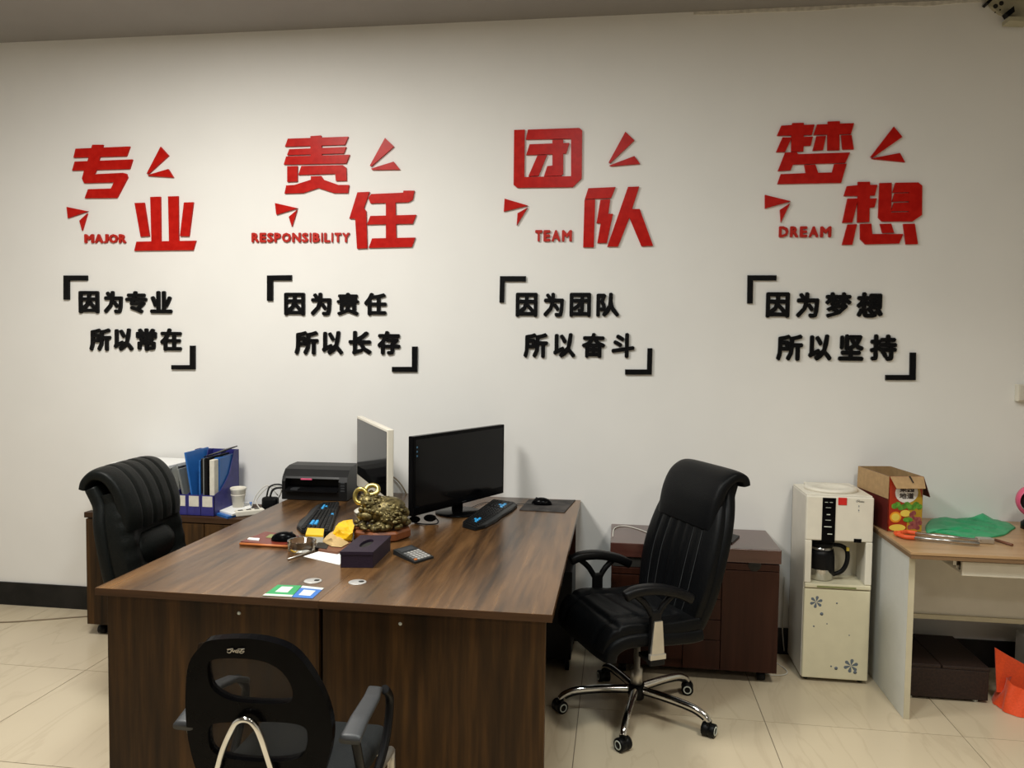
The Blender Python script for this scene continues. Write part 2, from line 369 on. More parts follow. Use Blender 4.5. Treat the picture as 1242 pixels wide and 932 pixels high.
# ================================================================== WALL LETTERING
WT = .012
def wp(x, y): return aty(x, y, -WT)
def crop(ox, oy, s=4.777): return lambda p: wp(ox+p[0]/s, oy+p[1]/s)
def wallpiece(name, polys, cr, m, label=None, cat=None, group=None, parent=None, part=None):
    mb = MB()
    for k, poly in enumerate(polys):
        e = Vector((0, .0001*k, 0))
        mb.prism([cr(p)+e for p in poly], (0, WT-.0001*k, 0))
    if parent: return build(mb, part, m, parent, world=True)
    c = sum((v.co for v in mb.bm.verts), Vector())/len(mb.bm.verts); c.y = 0
    return tag(build(mb, name, m, loc=c), label, cat, group)
C1, C2, C3, C4 = crop(60, 150), crop(290, 150), crop(590, 130), crop(900, 130)
BIG = [
 (C1, '专', 'large red wall character 专, upper left of the leftmost slogan', [
  [(150,145),(465,132),(445,188),(138,197)], [(145,220),(480,207),(463,262),(130,272)], [(247,122),(310,122),(264,285),(200,285)],
  [(200,270),(187,318),(200,345),(372,340),(355,376),(222,380),(203,432),(390,430),(452,312),(445,290),(425,285),(258,293),(268,270)]]),
 (C1, '业', 'large red wall character 业, lower right of the leftmost slogan', [
  [(492,460),(548,458),(578,652),(527,655)], [(583,425),(642,423),(645,690),(590,690)], [(686,422),(745,420),(748,690),(692,690)],
  [(778,457),(833,455),(808,653),(755,652)], [(503,684),(848,678),(832,733),(490,737)]]),
 (C2, '责', 'large red wall character 责, above the word RESPONSIBILITY', [
  [(282,87),(632,75),(612,122),(265,133)], [(290,148),(620,135),(605,172),(277,182)], [(272,190),(640,180),(620,230),(258,237)],
  [(413,72),(475,68),(480,215),(413,215)], [(278,247),(338,245),(337,335),(278,338)],
  [(360,245),(600,240),(620,255),(622,330),(560,332),(556,290),(342,297)],
  [(415,305),(475,303),(490,325),(575,355),(636,355),(630,402),(550,402),(458,372),(370,402),(262,405),(272,358),(320,355),(415,325)]]),
 (C2, '任', 'large red wall character 任, right of the word RESPONSIBILITY', [
  [(685,398),(755,395),(722,490),(735,505),(742,722),(683,725),(672,552),(638,550)],
  [(765,408),(950,400),(952,388),(1015,388),(1005,440),(980,455),(760,462),(748,430)], [(850,440),(905,440),(910,675),(850,675)],
  [(760,535),(1025,528),(1005,580),(740,585)], [(770,665),(1020,660),(1000,715),(750,720)]]),
 (C3, '团', 'large red wall character 团 in a square frame, above the word TEAM', [
  [(160,132),(222,130),(219,405),(490,400),(490,182),(228,187),(240,130),(538,120),(555,135),(552,412),(500,463),(178,467),(157,450)],
  [(250,215),(382,210),(382,190),(445,188),(445,208),(480,207),(462,268),(445,268),(445,385),(432,397),(333,400),(352,342),(382,338),(382,272),(230,277)],
  [(295,280),(350,278),(302,397),(243,400)]]),
 (C3, '队', 'large red wall character 队, right of the word TEAM', [
  [(590,470),(748,463),(722,526),(570,533)], [(568,537),(630,535),(622,812),(560,812)],
  [(660,537),(718,533),(706,618),(733,618),(697,787),(642,787),(662,672),(638,672)],
  [(820,462),(885,460),(843,590),(888,590),(966,803),(898,806),(828,640),(762,808),(700,808)]]),
 (C4, '梦', 'large red wall character 梦, above the word DREAM', [
  [(228,107),(290,103),(292,92),(358,90),(358,103),(420,100),(405,160),(203,165)], [(235,175),(290,175),(250,258),(198,260)],
  [(287,120),(358,120),(356,256),(285,258)], [(350,172),(412,170),(398,222),(350,225)],
  [(435,100),(498,98),(498,83),(567,80),(567,95),(650,92),(632,155),(415,160)], [(432,168),(487,166),(470,248),(410,252)],
  [(495,120),(565,120),(565,248),(495,250)], [(575,163),(635,160),(648,243),(583,245)],
  [(250,262),(318,260),(325,272),(627,262),(600,322),(295,332),(282,365),(208,370)],
  [(225,388),(370,382),(362,335),(425,332),(442,380),(522,378),(535,330),(607,327),(575,438),(205,445)]]),
 (C4, '想', 'large red wall character 想, right of the word DREAM', [
  [(608,458),(672,452),(672,433),(742,432),(742,450),(785,450),(770,512),(590,515)], [(612,530),(675,528),(640,668),(582,670)],
  [(672,480),(742,480),(738,665),(668,668)], [(730,530),(782,528),(768,580),(730,585)],
  [(798,440),(868,438),(865,610),(968,608),(968,493),(872,495),(890,438),(1022,436),(1045,455),(1043,625),(990,662),(810,662),(790,640)],
  [(884,500),(969,498),(969,545),(870,548)], [(880,555),(969,552),(969,602),(864,604)],
  [(612,680),(667,678),(640,797),(580,798)], [(685,677),(750,675),(755,735),(935,735),(912,790),(715,795),(685,765)],
  [(800,677),(865,675),(882,727),(815,730)], [(935,677),(1002,675),(1020,793),(950,795)]]),
]
for cr, ch, lab, polys in BIG:
    wallpiece('wall_character', polys, cr, M['red'], lab, 'wall lettering', 'large red wall characters')
MARKS = [
 (C1, [(643,133),(690,185),(575,290),(562,290)], [(568,298),(687,263),(718,312),(575,303)], 'beside the top 专 character of the MAJOR slogan'),
 (C1, [(98,482),(222,508),(105,548)], [(218,520),(188,620),(172,563)], 'above the word MAJOR'),
 (C2, [(845,82),(897,132),(765,248),(757,243)], [(765,260),(895,220),(932,266),(770,268)], 'beside the top 责 character of the RESPONSIBILITY slogan'),
 (C2, [(207,460),(338,490),(215,528)], [(335,500),(305,598),(287,540)], 'above the word RESPONSIBILITY'),
 (C3, [(805,142),(857,192),(716,325),(708,320)], [(712,338),(857,283),(890,328),(720,342)], 'beside the top 团 character of the TEAM slogan'),
 (C3, [(105,530),(240,570),(100,605)], [(238,582),(175,685),(180,615)], 'above the word TEAM'),
 (C4, [(880,112),(930,172),(757,293),(745,288)], [(750,297),(915,265),(945,318),(760,300)], 'beside the top 梦 character of the DREAM slogan'),
 (C4, [(133,508),(283,545),(133,587)], [(280,555),(225,668),(220,595)], 'above the word DREAM'),
]
for cr, a, b, where in MARKS:
    c = (cr(a[0])+cr(b[0]))/2; c.y = 0
    t = thing('wedge_mark', 'pair of red acrylic wedges on the wall, '+where, 'wall decoration', c, 0, 'red wedge marks')
    for p in (a, b): wallpiece(None, [p], cr, M['red'], parent=t, part='wedge')
def glyph(ch, x0, x1, y0, y1, bold, depth=WT):
    """builder holding a bold glyph fitted to a wall rectangle given by pixel bounds of the plane"""
    cu = bpy.data.curves.new('t', 'FONT'); cu.body = ch; cu.size = 1; cu.extrude = .5; cu.resolution_u = 2
    o = bpy.data.objects.new('t', cu); COL.objects.link(o); dg = bpy.context.evaluated_depsgraph_get()
    me = bpy.data.meshes.new_from_object(o.evaluated_get(dg)); bpy.data.objects.remove(o); bpy.data.curves.remove(cu)
    xs = [v.co.x for v in me.vertices]; ys = [v.co.y for v in me.vertices]
    ax, bx, ay, by = min(xs)-bold, max(xs)+bold, min(ys)-bold, max(ys)+bold
    mb = MB(); K = 6 if bold else 1
    a, b = wp(x0, y1), wp(x1, y0)
    for k in range(K):
        dx, dy = (bold*math.cos(2*math.pi*k/K+.3), bold*math.sin(2*math.pi*k/K+.3)) if bold else (0, 0)
        vs = []
        for v in me.vertices:
            u = (v.co.x+dx-ax)/(bx-ax); q = (v.co.y+dy-ay)/(by-ay)
            vs.append(Vector((a.x+u*(b.x-a.x), -(depth-.00012*k)*(v.co.z+.5), a.z+q*(b.z-a.z))))
        mb._add(vs, [tuple(p.vertices) for p in me.polygons])
    bpy.data.meshes.remove(me); return mb
def wordthing(name, label, cat, group, chars, m, part, bold):
    pts = [wp((c[1]+c[2])/2, (c[3]+c[4])/2) for c in chars]; c0 = sum(pts, Vector())/len(pts); c0.y = 0
    t = thing(name, label, cat, c0, 0, group)
    for ch, x0, x1, y0, y1 in chars: build(glyph(ch, x0, x1, y0, y1, bold), part, m, t, world=True)
LW = dict(M=1.25, A=1.08, J=.62, O=1.2, R=.95, E=.86, S=.84, P=.88, N=1.15, I=.42, B=.93, L=.78, T=.9, Y=.98, D=1.08)
s_ = 4.777
for word, ox, oy, a, b, c, d, lab in [
    ('MAJOR', 60, 150, 197, 443, 640, 692, 'small red raised word MAJOR beside the character 业'),
    ('RESPONSIBILITY', 290, 150, 68, 642, 632, 688, 'small red raised word RESPONSIBILITY under the character 责'),
    ('TEAM', 590, 130, 278, 500, 712, 778, 'small red raised word TEAM beside the character 队'),
    ('DREAM', 900, 130, 210, 524, 690, 754, 'small red raised word DREAM beside the character 想')]:
    tot = sum(LW[c_] for c_ in word); x = a; chars = []
    for ch in word:
        wd = LW[ch]/tot*(b-a); f = .30 if ch == 'I' else .06
        chars.append((ch, ox+(x+wd*f)/s_, ox+(x+wd*(1-f))/s_, oy+c/s_, oy+d/s_)); x += wd
    wordthing('wall_word', lab, 'wall lettering', 'small red english words', chars, M['redside'], 'letter', .05)
BL = [
 (60, [('因',168,283),('为',313,420),('专',438,562),('业',582,707)], (158,287), [('所',230,352),('以',370,482),('常',500,618),('在',640,762)], (375,505), 'leftmost'),
 (300, [('因',212,332),('为',365,485),('责',517,645),('任',675,806)], (168,300), [('所',272,410),('以',430,553),('长',585,718),('存',752,885)], (390,527), 'second from left'),
 (590, [('因',168,297),('为',328,450),('团',480,607),('队',635,772)], (168,308), [('所',213,357),('以',385,517),('奋',550,690),('斗',723,860)], (402,545), 'third from left'),
 (890, [('因',185,327),('为',360,498),('梦',528,687),('想',710,870)], (165,313), [('所',245,405),('以',430,573),('坚',605,758),('持',788,950)], (410,562), 'rightmost')]
for ox, r1, (a, b), r2, (c, d), pos in BL:
    for row, (t0, t1), ul in ((r1, (a, b), 'upper'), (r2, (c, d), 'lower')):
        w_ = ''.join(q[0] for q in row)
        wordthing('wall_slogan_line', 'black raised characters %s, %s line of the %s caption' % (w_, ul, pos), 'wall lettering', 'black slogan lines',
                  [(q[0], ox+q[1]/s_, ox+q[2]/s_, 320+t0/s_, 320+t1/s_) for q in row], M['black'], 'character', .046)
BR = [(60, [(80,68),(218,68),(218,97),(113,97),(113,208),(80,208)], [(812,475),(843,475),(843,613),(705,613),(705,588),(812,588)], 'leftmost'),
      (300, [(113,68),(256,66),(256,97),(147,97),(147,215),(113,215)], [(953,480),(985,480),(983,627),(837,627),(837,598),(953,598)], 'second from left'),
      (590, [(78,72),(228,72),(228,103),(105,103),(102,225),(75,225)], [(933,490),(962,490),(958,643),(803,643),(803,613),(930,613)], 'third from left'),
      (890, [(80,67),(248,67),(247,97),(112,97),(110,230),(78,230)], [(1022,515),(1057,515),(1055,675),(880,675),(880,645),(1020,645)], 'rightmost')]
for ox, a, b, pos in BR:
    cr = crop(ox, 320)
    wallpiece('corner_bracket', [a], cr, M['black'], 'black corner bracket, top left of the %s caption' % pos, 'wall decoration', 'black corner brackets')
    wallpiece('corner_bracket', [b], cr, M['black'], 'black corner bracket, bottom right of the %s caption' % pos, 'wall decoration', 'black corner brackets')

# ================================================================== DOUBLE WALNUT DESK
DZ, DL, DR, DF, DB, SEAM = .7765, -1.730, -.188, -1.825, -.006, -.945
def desk(xa, xb, side, label):
    t = thing('office_desk', label, 'desk', ((xa+xb)/2, (DF+DB)/2, 0), 0, 'walnut desks pushed together')
    b = .0015
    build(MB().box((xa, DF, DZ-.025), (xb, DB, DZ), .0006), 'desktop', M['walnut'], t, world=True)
    build(MB().box((xa, DF-.0012, DZ-.0248), (xb, DF-.0001, DZ-.0008), .0003), 'front_edge', M['walnutx'], t, world=True)  # darker wood strip paints in the shade on the upright front edge
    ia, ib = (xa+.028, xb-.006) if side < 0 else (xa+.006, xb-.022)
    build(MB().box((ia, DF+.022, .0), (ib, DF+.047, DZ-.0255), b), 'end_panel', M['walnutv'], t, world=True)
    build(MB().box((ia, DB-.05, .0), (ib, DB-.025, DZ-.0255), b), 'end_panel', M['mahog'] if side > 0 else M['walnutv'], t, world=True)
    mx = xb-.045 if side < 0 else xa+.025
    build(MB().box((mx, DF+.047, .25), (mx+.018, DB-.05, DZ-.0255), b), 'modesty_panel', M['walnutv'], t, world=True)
    for y in (DF+.35, DB-.35):
        pass
    return t
dL = desk(DL, SEAM-.0004, -1, 'left walnut desk with long top running to the wall')
dR = desk(SEAM+.0004, DR, 1, 'right walnut desk, dark streaky panel facing the camera')
for d, p, pr in ((dL, (379.5, 705.3), 1), (dR, (433.5, 706.8), 1)):
    c = atz(p[0], p[1], DZ)
    g = build(MB().lathe([(.031, DZ+.0001), (.031, DZ+.0018), (.028, DZ+.0028), (.001, DZ+.0028)], (c.x, c.y, 0), 32), 'cable_grommet', M['silver'], d, world=True, label='round grey cable port')
    build(MB().lathe([(.010, DZ+.0030), (.010, DZ+.0034), (.0005, DZ+.0034)], (c.x+.013, c.y+.004, 0), 16), 'slot', M['hole'], g, world=True)
for d, px in ((dL, (290, 744)), (dR, (485.5, 757))):
    c = aty(px[0], px[1], DF+.022)
    build(MB().lathe([(.0001, -.003), (.005, -.003), (.006, 0)], (c.x, DF+.022, c.z), 14, 'y'), 'cap', M['pale'], d, world=True, label='small pale screw cap')

# ================================================================== CHAIRS
def caster(parent, p, yaw):
    R = Matrix.Translation(p) @ Matrix.Rotation(yaw, 4, 'Z')
    mb = MB().cyl((0, 0, .045), (0, 0, .075), .006, n=10)
    mb.lathe([(.0001, -.027), (.026, -.027), (.0275, -.024), (.0275, -.006), (.026, -.004), (.026, .004), (.0275, .006), (.0275, .024), (.026, .027), (.0001, .027)], (0, 0, .0278), 24, 'y')
    mb.box((-.018, -.006, .03), (.018, .006, .062), .002)
    bmesh.ops.transform(mb.bm, matrix=R, verts=mb.bm.verts)
    c = build(mb, 'caster', M['blackp'], parent)
    for s in (-1, 1):
        m2 = MB(); prof = [(.0135, 0), (.0135, s*.0015), (.0185, s*.0015), (.0185, 0)]
        m2.lathe([(r, s*.0273+h) for r, h in prof], (0, 0, .0278), 24, 'y', cap=False)
        bmesh.ops.transform(m2.bm, matrix=R, verts=m2.bm.verts)
        build(m2, 'hub_ring', M['pale'], c)
def star_base(t, ang0, rad, hubz=.10):
    build(MB().lathe([(.001, hubz-.03), (.034, hubz-.03), (.038, hubz+.01), (.03, hubz+.035), (.001, hubz+.035)]), 'hub', M['blackp'], t)
    for k in range(5):
        a = ang0+k*2*math.pi/5; d = Vector((math.cos(a), math.sin(a), 0))
        pts = [d*.03+Vector((0, 0, hubz+.012)), d*(rad*.45)+Vector((0, 0, hubz+.010)), d*(rad*.78)+Vector((0, 0, hubz)), d*(rad*.94)+Vector((0, 0, hubz-.02)), d*rad+Vector((0, 0, hubz-.04))]
        L = build(MB().tube(pts, lambda t_: .0165-.003*t_, 12, sub=6), 'leg', M['chrome'], t)
        build(MB().tube([p-Vector((0, 0, .010)) for p in pts[:4]], .0125, 8, sub=4), 'underside', M['blackp'], L)
        caster(t, d*rad, a+.9+k*.7)
AX = 0
def armrest(t, s, top, chrome_sleeve):
    """s = lateral sign"""
    y = s*.268; D = AX
    path = [(-.20, .585), (-.14, .615), (-.04, .640), (.05, .640), (.10, .622)]
    pts = [Vector((x, y, z)) for x, z in path]
    mb = MB(); mb.sweep(path, lambda q: .030*(.62+.38*math.sin(math.pi*min(1, max(.0, q*.9+.08)))), lambda q: .021, .7, 24)
    bmesh.ops.translate(mb.bm, vec=(D, y, 0), verts=mb.bm.verts)
    a = build(mb, 'armrest', M['blackp'], t)
    m2 = MB().tube([(-.115, y, .610), (-.075, y, .575), (-.045, y, .53)], .013, 10).tube([(.055, y, .625), (.01, y, .585), (-.025, y, .53)], .013, 10)
    m2.box((-.06, y-.014, .34), (-.012, y+.014, .555), .008)
    m2.box((-.072, y-.012, .335), (-.004, y+s*.026, .362), .006)
    m2.box((-.06, y-s*.09, .335), (-.012, y+s*.0, .355), .004)
    bmesh.ops.translate(m2.bm, vec=(D, 0, 0), verts=m2.bm.verts)
    build(m2, 'arm_support', M['blackp'], t)
    if chrome_sleeve:
        m3 = MB().hexa([(-.070, y+s*.010, .365), (-.010, y+s*.010, .365), (-.010, y+s*.022, .365), (-.070, y+s*.022, .365),
                        (-.058, y+s*.010, .515), (-.022, y+s*.010, .515), (-.022, y+s*.022, .515), (-.058, y+s*.022, .515)])
        m3.box((-.076, y+s*.008, .36), (-.004, y+s*.026, .383), .003)
        bmesh.ops.translate(m3.bm, vec=(D, 0, 0), verts=m3.bm.verts)
        build(m3, 'arm_sleeve', M['satin'], t, label='pale metallic sleeve on the arm column')
def groove(u, n, w=.035, d=.010, span=.62):
    o = 0
    for k in range(n):
        c = -span+2*span*k/(n-1); o -= d*math.exp(-((u-c)/w)**2)
    return o
# ---- right executive chair
CH = thing('executive_chair', 'black leather high-back office chair on chrome star base, right of the desks', 'chair', (.105, -.80, 0), math.radians(207))
star_base(CH, math.radians(53), .335)
build(MB().lathe([(.001, .12), (.026, .12), (.026, .20), (.0145, .205), (.0145, .36), (.001, .36)], n=20), 'gas_lift', M['satin'], CH, label='steel gas column')
build(MB().box((-.10, -.07, .345), (.11, .07, .385), .01).tube([(.0, -.05, .36), (-.02, -.2, .35), (-.03, -.23, .355)], .006, 8), 'tilt_mechanism', M['blackp'], CH)
def seat_d(t, u, v):
    if v < .2: return 0
    return v*(-.006+.012*abs(u)**2 + (.004*math.sin(t*34+u*2)*math.exp(-((t-.55)/.25)**2)) - .014*math.exp(-((abs(u)-.62)/.05)**2))
def seat_d(t, u, v):
    if v < .2: return 0
    return .010*abs(u)**2 + .004*math.sin(t*40+u*2)*math.exp(-((t-.5)/.3)**2)*(1-u*u) - .014*math.exp(-((abs(u)-.64)/.05)**2)*(t > .12) - .008*math.exp(-((t-.70)/.02)**2)
build(MB().sweep([(.250, .352), (.240, .395), (.19, .425), (.10, .43), (0, .42), (-.12, .415), (-.17, .42)], lambda t: .262-.02*abs(t-.5), lambda t: .042, .5, 64, None, 8), 'seat_shell', M['leather'], CH)
build(MB().sweep([(-.16, .462), (-.06, .455), (.03, .455), (.12, .465), (.19, .462), (.236, .430), (.254, .378)], lambda t: .250-.02*t**4, lambda t: .036, .45, 80, lambda t, u, v: -seat_d(t, u, -v) if v < 0 else 0, 12), 'seat', M['leather'], CH)
bp = [(-.135, .43), (-.165, .55), (-.20, .70), (-.25, .86), (-.290, .97), (-.315, 1.04)]
def bw(t): return .218+.070*math.sin(math.pi*min(1, t*1.2)) - .03*t
build(MB().sweep([(x-.03, z) for x, z in bp], lambda t: bw(t)+.008, lambda t: .036, .5, 48, None, 8), 'back_shell', M['leather'], CH)
build(MB().sweep(bp, bw, lambda t: .030+.006*math.sin(math.pi*t), .45, 128, lambda t, u, v: groove(u, 6, .028, .010, .62) if v > .3 else 0, 8), 'backrest', M['leather'], CH)
build(MB().sweep([(-.236, .84), (-.242, .90), (-.258, .97), (-.290, 1.03), (-.340, 1.062), (-.382, 1.052), (-.392, 1.025)], lambda t: .220, lambda t: .034-.010*t, .42, 40, None, 8), 'headrest', M['leather'], CH)
mb = MB()
for k in range(6):
    u = -.62+1.24*k/5; pts = []
    for i in range(5):
        a_, b_2 = bp[i], bp[min(5, i+1)]
        n_ = Vector((b_2[1]-a_[1], 0, -(b_2[0]-a_[0]))).normalized()
        pts.append(Vector((a_[0], u*bw(i/5), a_[1]))+n_*(.0235+.006*math.sin(math.pi*i/5)))
    mb.tube(pts[:4]+[pts[3].lerp(pts[4], .3)], .0011, 5, sub=5)
build(mb, 'stitching', M['stitch'], CH)
AX = .105
armrest(CH, 1, .64, True); armrest(CH, -1, .64, True)

# ---- left executive chair
CL = thing('executive_chair', 'black leather chair with pleated rolled back, left of the desks by the wall', 'chair', (-1.83, -.95, 0), math.radians(4))
CL.scale = (.93, .93, .945)
star_base(CL, math.radians(30), .30)
build(MB().cyl((0, 0, .12), (0, 0, .36), .02), 'gas_lift', M['blackp'], CL)
build(MB().sweep([(-.24, .44), (-.1, .45), (.05, .46), (.2, .46), (.26, .42)], lambda t: .27, lambda t: .06, .5, 40), 'seat', M['leather2'], CL)
bl = [(-.22, .46), (-.27, .60), (-.30, .75), (-.325, .88), (-.34, .96), (-.355, 1.01)]
def bwl(t): return .235+.035*math.sin(math.pi*min(1, t*1.2))
build(MB().sweep([(x-.045, z-.01) for x, z in bl[:-1]]+[(-.425, 1.035)], lambda t: bwl(t)+.012, lambda t: .04, .5, 40, None, 8), 'back_shell', M['leather2'], CL)
build(MB().sweep(bl, bwl, lambda t: .05, .6, 64, lambda t, u, v: (.040*math.exp(-((abs(u)-.80)/.25)**2)+.045*math.exp(-((t-.16)/.10)**2)*(1-u*u)+.0025*math.sin(t*60)*abs(u)) if v > .3 else 0, 12), 'bolster', M['leather2'], CL)
build(MB().sweep([(-.245, .655), (-.255, .73), (-.268, .81)], lambda t: .10+.07*math.sin(math.pi*t), lambda t: .050*math.sin(math.pi*(.12+.76*t)), .75, 40, None, 8), 'lumbar_pad', M['leather2'], CL)
build(MB().sweep([(-.272, .85), (-.268, .90), (-.275, .95), (-.305, 1.03), (-.355, 1.085), (-.41, 1.095), (-.45, 1.065), (-.462, 1.03)], lambda t: .245, lambda t: .048-.022*t, .5, 128,
      lambda t, u, v: groove(u, 4, .032, .011, .55) if v > .4 else 0, 10), 'headrest', M['leather2'], CL, label='pleated roll over the top')
for s in (-1, 1):
    build(MB().tube([(-.30, s*.30, .60), (-.22, s*.30, .60), (-.05, s*.30, .58), (.08, s*.30, .55), (.12, s*.28, .45)], .022, 12), 'arm', M['lred'], CL, label='red-brown wooden arm')

# ---- mesh back chair in front
FC = thing('mesh_back_chair', 'black mesh-back chair seen from behind in front of the desks', 'chair', (-.84, -2.2, 0), 0)
bpnt, bn = Vector((-.85, -2.45, .75)), Vector((0, -math.cos(.2), math.sin(-.2)*-1)).normalized()
bn = Vector((0, -math.cos(.2), -math.sin(.2)))
def bk(x, y): return atp(x, y, bpnt, bn)
out = [(243,785),(256,777),(300,775),(338,782),(362,797),(384,828),(398,860),(403,892),(396,930),(382,960),(345,985),(300,990),(262,975),(244,950),(232,915),(226,880),(225,840),(229,805)]
h1 = [(252,806),(262,800),(290,799),(320,803),(340,814),(352,830),(355,846),(348,853),(320,854),(285,851),(265,843),(254,830)]
h2 = [(253,885),(262,878),(300,876),(345,877),(368,882),(373,893),(371,908),(362,920),(330,925),(285,922),(262,915),(254,905)]
mk = lambda L: smoothloop([bk(*p) for p in L], 4)
build(MB().ringplate(mk(out), [mk(h1), mk(h2)], -bn, .022), 'back_frame', M['gloss'], FC, world=True)
o = [bk(*p) - bn*.012 for p in [(236,790),(250,783),(300,781),(336,788),(358,803),(378,832),(392,862),(396,892),(390,925),(375,950),(340,975),(300,980),(266,965),(250,940),(238,910),(233,880),(232,840)]]
build(MB().prism(smoothloop(o, 3), -bn*.001), 'mesh_panel', M['net'], FC, world=True)
bx = bk(290, 789)
mb = MB(); off = bn*.004
def q(x, y): return bk(276+x*.27, 785.3+y*.27)+off
for st in [[(2,16),(10,22),(22,12),(12,6),(4,10)], [(2,6),(20,3),(28,6),(14,22)], [(26,10),(30,18),(36,10),(40,20)], [(40,14),(46,8),(50,12),(44,20),(52,20)], [(54,8),(58,20),(66,8),(74,5)], [(50,4),(80,4)], [(60,14),(78,14),(70,22),(60,22)]]:
    mb.tube([q(*p) for p in st], .0011, 6, sub=4)
build(mb, 'badge', M['satin'], FC, world=True, label='small silver script badge')
# chrome bow tube
ap = [bk(262, 945), bk(274, 905), bk(285, 880), bk(292, 870), bk(302, 868), bk(311, 873), bk(320, 890), bk(338, 945)]
ap = [p+bn*.016 for p in ap]
legs = [Vector((ap[0].x-.05, -2.42, .40))] + [p.copy() for p in ap] + [Vector((ap[-1].x+.05, -2.42, .40))]
build(MB().tube(legs, .0078, 12, sub=8), 'back_bow', M['chrome'], FC, world=True, label='chrome inverted-V back tube')
cx = -.855
build(MB().sweep([(.0, 0), (.1, 0)], lambda t: 1, lambda t: .01) if False else MB().box((cx-.195, -2.40, .415), (cx+.195, -1.98, .475), .028, seg=4), 'seat', M['fabric'], FC, world=True, smooth=True)
for s in (-1, 1):
    x = cx+s*.20
    mb = MB().tube([(x, -2.40, .40), (x, -2.46, .30), (x, -2.46, .06), (x, -2.40, .014), (x, -2.0, .014), (x, -1.96, .06), (x, -1.98, .39)], .0125, 10, sub=6)
    mb.tube([(x, -2.40, .40), (x, -2.2, .40), (x, -1.98, .39)], .0125, 10)
    build(mb, 'leg_frame', M['satin'], FC, world=True)
mb = MB()
for y in (-2.36, -2.02): mb.tube([(cx-.20, y, .40), (cx+.20, y, .40)], .010, 8, sub=1)
build(mb, 'cross_bar', M['satin'], FC, world=True)
for s in (-1, 1):
    xc = cx+(.232 if s > 0 else -.200)
    def armf(u, v):
        # u along length (rear->front), v across
        P = [Vector((xc-.001*s, -2.43, .652)), Vector((xc, -2.36, .672)), Vector((xc+.002*s, -2.27, .684)), Vector((xc-.012*s, -2.20, .676)), Vector((xc-.022*s, -2.15, .652))]
        k = min(3.999, u*4); i = int(k); p = P[i].lerp(P[i+1], k-i); wd = .027-.010*u
        a = 2*math.pi*v
        return p+Vector((wd*math.copysign(abs(math.cos(a))**.6, math.cos(a)), 0, .009*math.copysign(abs(math.sin(a))**.6, math.sin(a))))
    mb = MB().grid(armf, 24, 20); bmesh.ops.remove_doubles(mb.bm, verts=mb.bm.verts, dist=1e-5)
    bmesh.ops.holes_fill(mb.bm, edges=[e for e in mb.bm.edges if e.is_boundary])
    build(mb, 'armrest', M['greyp'], FC, world=True)
    build(MB().tube([(xc, -2.15, .655), (xc, -2.10, .60), (xc, -2.14, .50), (xc-s*.01, -2.22, .42)], .012, 10).tube([(xc, -2.40, .655), (xc, -2.36, .56), (xc-s*.01, -2.28, .42)], .012, 10), 'arm_support', M['blackp'], FC, world=True)

# ================================================================== LOW CABINETS
def casters4(t, xa, xb, ya, yb, r=.022):
    for x in (xa, xb):
        for y in (ya, yb):
            mb = MB().lathe([(.0001, -.018), (r, -.018), (r, .018), (.0001, .018)], (x, y, r+.0003), 18, 'x')
            mb.box((x-.009, y-.012, r*1.2), (x+.009, y+.012, r*2+.012), .003)
            build(mb, 'caster', M['blackp'], t, world=True)
RC = thing('low_cabinet', 'reddish-brown low cabinet on casters behind the right office chair', 'cabinet', (.38, -.2, 0), 0, 'low side cabinets')
xa, xb, ya, ZT = -.022, .783, -.415, .655
build(MB().box((xa, ya, ZT-.068), (xb, -.006, ZT), .004), 'cabinet_top', M['mahogt'], RC, world=True)
build(MB().box((xa+.006, ya+.018, .052), (xb-.006, -.012, ZT-.069), .001), 'carcass', M['mahog'], RC, world=True)
d = build(MB().box((.512, ya+.002, .058), (xb-.007, ya+.017, .548), .0015), 'door', M['mahog'], RC, world=True)
f = build(MB().box((.512, ya+.002, .551), (xb-.007, ya+.017, .582), .0015), 'rail_panel', M['mahog'], RC, world=True)
build(MB().lathe([(.0001, -.002), (.028, -.002), (.032, .0005)], (.66, ya+.003, .578), 20, 'y').box((.63, ya-.001, .574), (.69, ya+.001, .581), .0005), 'pull', M['hole'], f, world=True)
for z0, z1 in ((.058, .20), (.203, .30), (.303, .40), (.403, .475), (.478, .548)):
    build(MB().box((.335, ya+.002, z0), (.509, ya+.017, z1), .0015), 'drawer', M['mahog'], RC, world=True)
build(MB().box((xa+.01, ya+.002, .10), (.332, ya+.017, .50), .0015), 'door', M['mahog'], RC, world=True)
build(MB().box((xa+.01, ya+.002, .505), (.332, ya+.017, .535), .0015), 'rail_panel', M['mahog'], RC, world=True)
build(MB().box((xa+.012, ya+.012, .538), (.331, ya+.0175, .583)), 'recess', M['hole'], RC, world=True)
casters4(RC, xa+.07, xb-.07, ya+.06, -.09)
LC = thing('low_cabinet', 'dark walnut low cabinet on casters behind the left office chair', 'cabinet', (-2.35, -.2, 0), 0, 'low side cabinets')
LZ = .680
build(MB().box((-2.845, -.385, LZ-.03), (-1.80, -.006, LZ), .002), 'cabinet_top', M['walnutx'], LC, world=True)
build(MB().box((-2.838, -.365, .062), (-1.81, -.012, LZ-.031), .002), 'carcass', M['walnutv'], LC, world=True)
for i in range(3):
    x = -2.836+i*.343
    d = build(MB().box((x, -.383, .066), (x+.338, -.367, LZ-.036), .0015), 'door', M['walnutv'], LC, world=True)
    build(MB().box((x+.29, -.392, .40), (x+.30, -.383, .50), .002), 'handle', M['satin'], d, world=True)
casters4(LC, -2.78, -1.87, -.33, -.08, .024)

